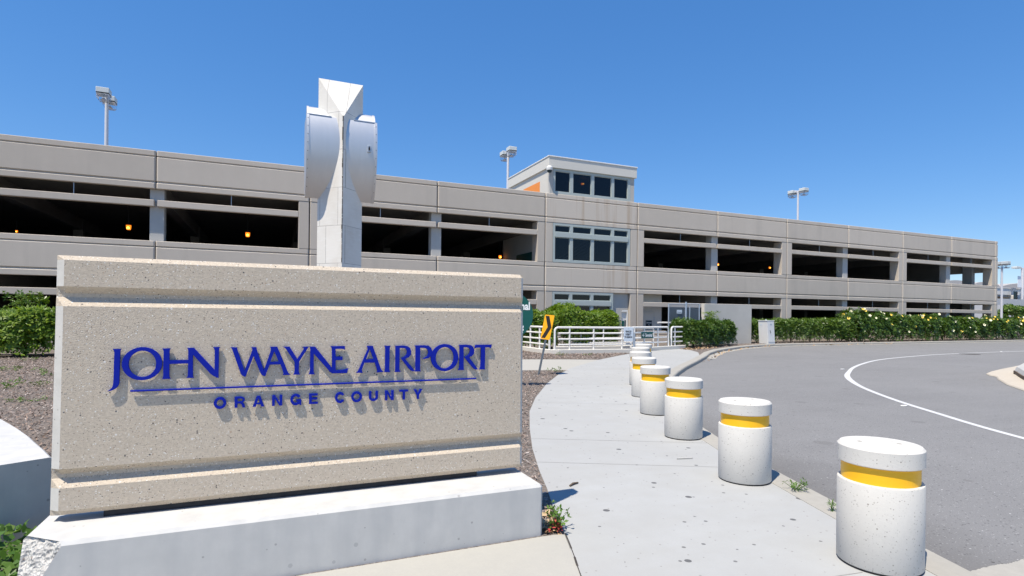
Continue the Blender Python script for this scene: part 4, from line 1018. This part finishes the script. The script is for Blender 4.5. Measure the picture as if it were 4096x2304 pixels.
# ------------------------------------------------------------------ screen wall, mesh gate, cabinet
t = thing('screen_wall', (28.8, 29.6, 0), 'tall plain grey stucco screen wall behind the clipped hedge', 'wall')
add('wall', MB().box(26.72, 30.88, 29.45, 29.75, -.2, 2.72), 'stucco_grey', t, bevel=.01)
add('end_face', MB().box(26.66, 26.718, 29.47, 29.73, -.2, 2.70), 'stucco', t)  # paler stucco paints the sunlit look onto this end of the wall
t = thing('mesh_gate', (25, 29.5, 0), 'blue grey chain link gate panels beside the screen wall', 'gate')
for x, r, h in ((23.76, .04, 2.68), (25.16, .065, 2.80), (25.48, .035, 2.5), (26.28, .04, 2.70)):
    add('post', MB().tube([(x, 29.5, -.1), (x, 29.5, h)], r, 10), 'gate_steel', t, smooth=True)
adds('frame_rail', MB().tube([(23.76, 29.5, 2.64), (25.16, 29.5, 2.66)], .028, 8).tube([(25.16, 29.5, 2.68), (26.28, 29.5, 2.68)], .028, 8).tube([(23.76, 29.5, .3), (26.28, 29.5, .3)], .028, 8), 'gate_steel', t, smooth=True)
mb = MB(); w = .0075
def wire(x0, z0, x1, z1, y): 
    d = Vector((x1 - x0, 0, z1 - z0)).normalized(); n = Vector((-d.z, 0, d.x)) * w
    mb.sweep([[(x + n.x, y, z + n.z), (x, y + w, z), (x - n.x, y, z - n.z)] for x, z in ((x0, z0), (x1, z1))])
for xa, xb in ((23.8, 25.1), (25.22, 26.24)):
    H0, H1 = .3, 2.63; Wd = xb - xa; k = -H1
    c = -(H1 - H0)
    while c < Wd:
        for sgn in (0, 1):
            u0, u1 = max(c, 0), min(c + (H1 - H0), Wd)
            if u1 > u0 + .02:
                z0_, z1_ = H0 + (u0 - c), H0 + (u1 - c)
                if sgn == 0: wire(xa + u0, z0_, xa + u1, z1_, 29.49)
                else: wire(xb - u0, z0_, xb - u1, z1_, 29.50)
        c += .13
add('chain_link', mb, 'gate_steel', t, fix=False)
pl = add('plate', MB().box(24.38, 24.80, 29.455, 29.465, 2.03, 2.27), 'sign_white', t)
mb = MB()
for k in range(4): mb.box(24.42 + k * .09, 24.48 + k * .09, 29.452, 29.4545, 2.09, 2.14)
adds('print_bar', mb, 'post_steel', pl)
tag(add('pipe_rail', MB().tube([(23.2, 29.9, 1.42), (25.5, 29.9, 1.42)], .055, 10).tube([(24.6, 29.9, 0), (24.6, 29.9, 1.4)], .045, 8), 'white_rail', smooth=True), 'single white pipe rail behind the chain link gate', 'railing')

t = thing('utility_cabinet', (31.6, 28.75, 0), 'white metal utility cabinet leaning left in front of the long hedge', 'cabinet')
lean = Matrix.Shear('XY', 4, (-.075, .0)); lean = T(31.6, 28.75, 0) @ lean
add('body', MB().box(-.33, .33, -.38, .38, .02, 1.60, lean), 'cabinet', t, bevel=.012)
add('lid', MB().box(-.36, .36, -.41, .41, 1.602, 1.64, lean), 'cabinet', t, bevel=.01)
dr = add('door', MB().box(-.30, .30, -.40, -.382, .16, 1.54, lean), 'cabinet', t, bevel=.008)
add('handle', MB().tube([lean @ Vector(p) for p in ((-.13, -.43, .98), (-.13, -.44, .90), (-.09, -.44, .84), (-.08, -.43, .76))], .014, 8), 'black', dr)
add('vent', MB().box(-.08, .08, -.408, -.402, 1.32, 1.42, lean), 'steel', dr)
add('plinth', MB().box(-.30, .34, -.36, .36, -.1, .018, lean), 'brown', t)
add('label', MB().box(-.337, -.331, .06, .2, 1.3, 1.4, lean), 'sign_white', t)
add('cap', MB().lathe([(.05, 0), (.05, .06), (.02, .08)], 12), 'steel', t).data.transform(lean @ T(.1, .1, 1.64))

# ------------------------------------------------------------------ shrubs and hedges
def shrub(name, label, cat, path, hw, hf, m, seed, mat, L, W, k, st, lump=.14, depth=.16, z0=.12, tilt=.45, group=None, low=.0):
    t = thing(name, (path[0][0], path[0][1], 0), label, cat, group)
    C, A = hedge_points(path, hw, hf, m, seed, lump, depth, z0, low=low)
    leaf_mesh('foliage', C, A, k, L, W, mat, t, tilt)
    stems(path, hw, sum(hf(q) for q in (.2, .5, .8)) / 3, st, seed, t)
    return t, C, A
shrub('hedge', 'dark green hedge at the left edge behind the mulch', 'hedge', [(-20, 27.6), (-8.75, 27.5)], .95, lambda q: 1.58, 5600, 3, 'leaf_mid', .17, .062, 6, 10, lump=.06)
shrub('shrub', 'bright leafy shrub with tall shoots next to the left edge of the slab', 'shrub', [(-8.9, 27.1), (-3.6, 27.3)], .95, lambda q: 1.76 + .10 * math.sin(q * 9), 4200, 5, 'leaf_bright', .21, .07, 7, 6, lump=.06)
t = thing('shrub', (-8.75, 27.6, 0), 'upright young shoots rising above the hedge at far left', 'shrub')
g = np.random.default_rng(2); m = 150
C = np.stack([-8.75 + g.normal(0, .30, m), 27.6 + g.normal(0, .3, m), 1.45 + g.random(m) ** 1.3 * 1.0], 1); C[:, 0] -= (C[:, 2] - 1.4) * g.normal(0, .28, m)
leaf_mesh('foliage', C, np.stack([g.normal(0, .5, m), g.normal(-.2, .5, m), np.ones(m)], 1), 7, .17, .055, 'leaf_mid', t)
stems([(-8.8, 27.6), (-8.7, 27.6)], .2, 2.5, 4, 8, t)
shrub('shrub', 'big bright green shrub behind the white railing under the tower window', 'shrub', [(10.4, 27.3), (13.9, 27.3), (16, 28.1), (18.3, 28.6)], 1.05,
      lambda q: 2.12 + .14 * math.sin(q * 11 + 1) + .16 * math.exp(-((q - .5) / .09) ** 2), 7200, 21, 'leaf_bright', .20, .062, 7, 9, lump=.07, depth=.16)
t, C, A = shrub('hedge', 'dense dark clipped hedge clump beside the screen wall and kerb', 'hedge', [(21.95, 25.95), (23.9, 26.85), (25.7, 27.75), (27.5, 28.6)], .86, lambda q: 1.58 - .05 * q, 5200, 31, 'leaf_dark', .19, .055, 7, 8, lump=.07, depth=.15)
g = np.random.default_rng(12); m = 60
C = np.stack([25.55 + g.normal(0, .2, m), 27.7 + g.normal(0, .2, m), 1.5 + g.random(m) * .62], 1)
leaf_mesh('shoots', C, np.stack([g.normal(0, .5, m), g.normal(0, .5, m), np.ones(m)], 1), 6, .2, .06, 'leaf_bright', t)
shrub('hedge', 'long clipped green hedge right of the screen wall', 'hedge', [(31.15, 30.5), (43.4, 30.7)], .66, lambda q: 1.70 + .07 * q + .05 * math.sin(q * 25), 7600, 41, 'leaf_mid', .20, .058, 6, 14, lump=.06, depth=.18, z0=.16)
t, C, A = shrub('flowering_hedge', 'tall loose hedge with yellow and cream flowers along the far kerb', 'hedge', [(42.4, 30.7), (52, 30.8), (62, 31.0), (73, 31.4)], .95,
      lambda q: 2.28 - .30 * min(q * 2.2, 1) + .07 * math.sin(q * 40) + .06 * math.sin(q * 77), 13500, 51, 'leaf_dark', .22, .10, 5, 24, lump=.10, depth=.16, z0=.06, tilt=.3)
g = random.Random(5); fm = []
for mat, nme in (('petal_yellow', 'y'), ('petal_cream', 'c')):
    mb = MB(); 
    for k in range(5):
        a = k * 1.2566; u = Vector((math.cos(a), math.sin(a), .35)); s_ = Vector((-math.sin(a), math.cos(a), 0))
        mb.quad(tuple(u * .02), tuple(u * .10 + s_ * .075), tuple(u * .16 + Vector((0, 0, -.01))), tuple(u * .10 - s_ * .075))
    me = bpy.data.meshes.new('flower'); me.from_pydata(mb.v, [], mb.f); me.materials.append(M[mat]); fm.append(me)
cand = [i for i in range(len(C)) if A[i][1] < .6 and C[i][0] < 70 and C[i][2] > .5]
g.shuffle(cand); n = 0
for i in cand:
    p = C[i]; up = p[2] > 1.7 or g.random() < .22
    if not up or A[i][1] > .1 and p[2] < 1.9: continue
    o = bpy.data.objects.new('flower', fm[0 if g.random() < .55 else 1]); COL.objects.link(o)
    d = Vector((-.3, -.75, .45)) + Vector((g.uniform(-.5, .5), g.uniform(-.3, .3), g.uniform(-.4, .5)))
    o.rotation_euler = d.to_track_quat('Z', 'Y').to_euler(); s_ = g.uniform(.5, .85); o.scale = (s_, s_, s_)
    dn = Vector((p[0], p[1], p[2])) + Vector((-.04, -.14, .10)); o.location = dn
    parented(o, t, False); n += 1
    if n >= 96: break
t = thing('tree', (91, 42.5, 0), 'bushy green tree beyond the flowering hedge at right edge', 'tree')
g = np.random.default_rng(8); m = 1700
cl = np.array([(89.4, 43.2, 2.6), (90.6, 42.8, 3.3), (91.8, 42.3, 3.1), (93.2, 42.0, 3.2), (94.6, 41.8, 2.9), (90.2, 43, 1.7), (92, 42.4, 1.6), (94, 42, 1.6), (88.9, 43.3, 1.9)])
w = g.integers(0, len(cl), m); dv = g.normal(0, 1, (m, 3)); dv /= np.linalg.norm(dv, axis=1, keepdims=True)
C = cl[w] + dv * (.85 * g.random((m, 1)) ** .35) * np.array([1, 1, .85]); C[:, 2] = np.maximum(C[:, 2], .4)
leaf_mesh('crown', C, dv + np.array([0, 0, .4]), 5, .34, .17, 'leaf_mid', t, .3)
add('trunk', MB().tube([(91.5, 42.5, 0), (91.4, 42.5, 1.2), (91.0, 42.6, 2.4)], [.16, .12, .05], 8).tube([(91.4, 42.5, 1.0), (92.6, 42.3, 2.2), (93.4, 42.1, 3)], [.09, .06, .03], 6).tube([(91.4, 42.5, 1.1), (90.3, 42.9, 2.2)], [.08, .03], 6), 'bark', t, fix=False)

# ------------------------------------------------------------------ small plants
def tuft(name, label, x, y, h, n, mat, L, W, z=0., spread=.12, cat='weed', group=None, seed=1):
    t = thing(name, (x, y, z), label, cat, group); g = np.random.default_rng(seed)
    C = np.stack([x + g.normal(0, spread, n), y + g.normal(0, spread, n), z + .02 + g.random(n) * h], 1)
    leaf_mesh('foliage', C, np.stack([g.normal(0, .6, n), g.normal(0, .6, n), np.ones(n)], 1), 5, L, W, mat, t, .6)
    mb = MB()
    for k in range(min(n, 14)): mb.tube([(x + g.normal(0, .02), y + g.normal(0, .02), z - .02), tuple(C[k])], [.004, .002], 4)
    add('stalk', mb, 'leaf_weed', t, fix=False)
    return t
t = tuft('weed', 'red and green weed in the mulch at the right foot of the base', 2.16, 4.06, .16, 26, 'leaf_weed', .05, .022, spread=.035, seed=3)
g = np.random.default_rng(6); C = np.stack([2.14 + g.normal(0, .025, 12), 4.03 + g.normal(0, .02, 12), .02 + g.random(12) * .06], 1)
leaf_mesh('red_leaf', C, np.stack([g.normal(0, .6, 12), g.normal(0, .6, 12), np.ones(12)], 1), 4, .05, .024, 'red_leaf', t, .5)
C = np.array([(2.11, 4.10, .17), (2.20, 4.05, .17), (2.24, 4.02, .12), (2.15, 4.1, .22)])
leaf_mesh('sprig', C, np.array([(0, 0, 1.), (.6, 0, 1), (1, -.2, .6), (0, 0, 1)]), 5, .045, .02, 'leaf_weed', t, .9)
tuft('weed', 'small pale green weed in the kerb joint between the two nearest bollards', 4.93, 4.10, .07, 16, 'leaf_weed', .05, .014, z=.012, spread=.05, seed=4)
tuft('weed', 'tiny grass tuft in the kerb joint beside the nearest bollard', 4.70, 3.53, .05, 6, 'leaf_weed', .06, .01, z=.012, spread=.012, seed=5)
t = thing('weed_patch', (-1.75, 4.75, 0), 'leafy green weeds by the broken left corner of the base', 'weeds')
g = np.random.default_rng(16); m = 330
C = np.stack([g.uniform(-2.6, -1.36, m), g.uniform(4.1, 5.25, m), .03 + g.random(m) * .16], 1)
leaf_mesh('foliage', C, np.stack([g.normal(0, .5, m), g.normal(-.2, .5, m), np.ones(m)], 1), 5, .085, .05, 'leaf_weed', t, .5)
wl_ = ['weed with upright leaf low in the left mulch, nearest the curved wall', 'reddish weed clump in the far left mulch', 'yellow green weed in the left mulch close to the slab edge',
       'flat green weed patch mid way down the left mulch', 'second flat green patch left of the other in the mulch', 'small dark weed beside the slab edge in the mulch',
       'green weed at the left frame edge in the mulch', 'weed at the back of the left mulch below the shrub']
for k, ((x, y), w) in enumerate(zip([(-5.34, 16.03), (-6.77, 20.76), (-5.63, 19.0), (-4.18, 13.7), (-4.44, 13.7), (-4.92, 16.3), (-7.1, 20.8), (-7.67, 24.9)], wl_)):
    flat = k in (3, 4)
    tuft('weed', w, x, y, .03 if flat else .16 if k in (0, 2) else .09, 10 if flat else 8, 'leaf_mid' if k in (1, 5) else 'leaf_weed', .06 if flat else .10, .035 if k in (0, 2) else .02, spread=.16 if flat else .1, group='weeds in the left mulch', seed=30 + k)
for k, ((x, y), w) in enumerate(zip([(13.2, 21.9), (12.1, 22.3), (6.2, 14.2), (8.35, 15.9)], ['small weed in the mulch below the white railing', 'left small weed in the mulch strip before the railing kerb', 'tiny weed in the mulch left of the arrow sign post', 'small weed at the sidewalk edge right of the arrow sign post'])):
    tuft('weed', w, x, y, .08, 8, 'leaf_mid', .09, .03, seed=60 + k)
tag(add('twig', MB().tube([(2.84, 5.05, .018), (2.90, 5.09, .024), (2.97, 5.11, .02)], [.010, .012, .008], 6), 'bark'), 'short brown twig lying on the sidewalk right of the base', 'twig')
tag(add('twig', MB().tube([(4.62, 5.55, .018), (4.82, 5.50, .02)], [.008, .007], 6), 'column'), 'small pale stick on the sidewalk left of the second bollard', 'twig')

# ------------------------------------------------------------------ loose stuff: wood chips, dry leaves
def inpoly(P, poly):
    x, y = P[:, 0], P[:, 1]; ins = np.zeros(len(P), bool); j = len(poly) - 1
    for i in range(len(poly)):
        xi, yi = poly[i]; xj, yj = poly[j]
        c = ((yi > y) != (yj > y)) & (x < (xj - xi) * (y - yi) / (yj - yi + 1e-12) + xi); ins ^= c; j = i
    return ins
def scatter(name, regions, mat, z=0.0, sz=(.046, .012), seed=1, flat=.35, lift=.02):
    g = np.random.default_rng(seed); V = []
    for poly, n, sc in regions:
        a = np.array(poly); lo, hi = a.min(0), a.max(0)
        P = lo + g.random((n, 2)) * (hi - lo); P = P[inpoly(P, poly)]
        m = len(P); th = g.uniform(0, 6.283, m); l = sz[0] * sc * g.uniform(.4, 1.5, m); w_ = sz[1] * sc * g.uniform(.5, 1.5, m)
        pz = g.normal(0, flat, m); ro = g.normal(0, flat, m)
        D = np.stack([np.cos(th) * np.cos(pz), np.sin(th) * np.cos(pz), np.sin(pz)], 1); S = np.stack([-np.sin(th), np.cos(th), np.sin(ro)], 1)
        c = np.stack([P[:, 0], P[:, 1], z + .004 + np.abs(np.sin(pz)) * l * .5 + g.random(m) * lift * sc], 1)
        V.append(np.stack([c - D * l[:, None] / 2 - S * w_[:, None] / 2, c + D * l[:, None] / 2 - S * w_[:, None] * .4, c + D * l[:, None] / 2 + S * w_[:, None] * .4, c - D * l[:, None] / 2 + S * w_[:, None] / 2], 1).reshape(-1, 3))
    P = np.concatenate(V); n = len(P) // 4
    me = bpy.data.meshes.new(name); me.vertices.add(n * 4); me.loops.add(n * 4); me.polygons.add(n)
    me.vertices.foreach_set('co', P.astype(np.float32).ravel()); me.loops.foreach_set('vertex_index', np.arange(n * 4, dtype=np.int32))
    me.polygons.foreach_set('loop_start', np.arange(0, n * 4, 4, dtype=np.int32)); me.update(calc_edges=True); me.materials.append(M[mat])
    o = bpy.data.objects.new(name, me); COL.objects.link(o); o['kind'] = 'stuff'; return o
near = [(2.04, 4.02), (2.18, 4.0), (2.26, 4.2), (2.36, 4.5), (2.58, 5.07), (2.78, 5.67), (3.16, 6.66), (3.7, 7.9), (4.37, 9.34), (5.24, 10.89), (6.59, 13.03), (8.0, 15.06), (8.9, 16.0), (6.5, 16.3), (4.0, 11), (1.5, 5.2), (2.04, 4.96)]
left = [(-2.2, 6.9), (-1.7, 5.9), (-1.3, 5.9), (-3.5, 16), (-6.2, 26.4), (-11, 26.4), (-7.2, 19), (-3.1, 8.6)]
mid = [(8.0, 21.2), (11.2, 20.3), (12.5, 19.9), (15.5, 22.35), (16.4, 22.85), (14.4, 23.0), (12.2, 23.2), (11.7, 24), (11.7, 27), (8, 27)]
rgt = [(21.2, 25.5), (20.95, 24), (20.2, 22.6), (22.3, 24.1), (24.6, 25.6), (27, 26.95), (29.4, 28.0), (31.8, 28.75), (34.4, 29.05), (45, 29.2), (70, 30.4), (70, 31), (31, 29.9), (30.9, 29.4), (26.7, 29.4), (21.5, 26.2)]
scatter('mulch_chips', [(near, 32000, 1), (left, 52000, 1.15), (mid, 17000, 1.3), (rgt, 12000, 1.8)], 'chips', seed=2)
gut = off(EDGE[13:24], -.22); gl_, gr_ = off(gut, .2), off(gut, -.28)
scatter('leaf_litter', [(gl_ + gr_[::-1], 1500, 1.), ([(21.0, 25.4), (21.2, 24.6), (22.3, 24.9), (23.6, 25.6), (22.6, 26.0)], 700, .8)], 'litter', z=-.125, sz=(.13, .07), seed=4, flat=.4, lift=.03)
for o in bpy.data.objects:
    pass
scatter('fallen_leaves', [([(21.0, 25.4), (21.2, 24.4), (22.6, 24.9), (24.6, 26.0), (22.6, 26.2)], 900, .8), ([(2.05, 4.02), (2.17, 4.0), (2.26, 4.25), (2.3, 4.5), (2.06, 4.5)], 60, .5)], 'litter', z=0, sz=(.12, .06), seed=9, flat=.4)

# ------------------------------------------------------------------ light, sky, camera
sd = Vector((.40, .218, -1)).normalized()
sun = bpy.data.lights.new('sun', 'SUN'); sun.energy = 5.0; sun.angle = R(.53); sun.color = (1, .925, .80)
so = bpy.data.objects.new('sun', sun); COL.objects.link(so); so.rotation_euler = sd.to_track_quat('-Z', 'Y').to_euler()
w = bpy.data.worlds.new('World'); SC.world = w; w.use_nodes = True
nt = w.node_tree; bg = nt.nodes['Background']
sky = nt.nodes.new('ShaderNodeTexSky'); sky.sky_type = 'NISHITA'; sky.sun_disc = False
sky.sun_elevation = math.asin(-sd.z); sky.sun_rotation = math.atan2(-sd.x, -sd.y) % (2 * math.pi)
sky.air_density = 1.0; sky.dust_density = 0.0; sky.ozone_density = 10.0; sky.altitude = 50
gm = nt.nodes.new('ShaderNodeGamma'); gm.inputs[1].default_value = .6            # deep clear blue overhead, paler near the horizon
hs = nt.nodes.new('ShaderNodeHueSaturation'); hs.inputs['Hue'].default_value = .51; hs.inputs['Saturation'].default_value = 1.45; hs.inputs['Value'].default_value = 2.03
nt.links.new(sky.outputs[0], gm.inputs[0]); nt.links.new(gm.outputs[0], hs.inputs['Color'])
nt.links.new(hs.outputs[0], bg.inputs[0]); bg.inputs[1].default_value = .114

cam = bpy.data.cameras.new('camera'); co = bpy.data.objects.new('camera', cam); COL.objects.link(co); SC.camera = co
cam.sensor_width = 36; cam.lens = 36 * 2250 / 4096; cam.shift_y = (1264 - 1152) / 4096
cam.clip_start = .05; cam.clip_end = 2000
psi = math.atan((1288 - 679) / 1415)
fwd = Vector((math.sin(psi), math.cos(psi), 0)); rt = Vector((math.cos(psi), -math.sin(psi), 0)); up = Vector((0, 0, 1))
ro = .0108
r1_ = rt * math.cos(ro) + up * math.sin(ro); u1_ = up * math.cos(ro) - rt * math.sin(ro)
co.matrix_world = Matrix(((r1_.x, u1_.x, -fwd.x, 0), (r1_.y, u1_.y, -fwd.y, 0), (r1_.z, u1_.z, -fwd.z, 1.75), (0, 0, 0, 1)))
SC.view_settings.view_transform = 'Standard'; SC.view_settings.look = 'None'; SC.view_settings.exposure = .4; SC.view_settings.gamma = 1
SC.render.engine = 'CYCLES'
SC.cycles.max_bounces = 8; SC.cycles.transparent_max_bounces = 12
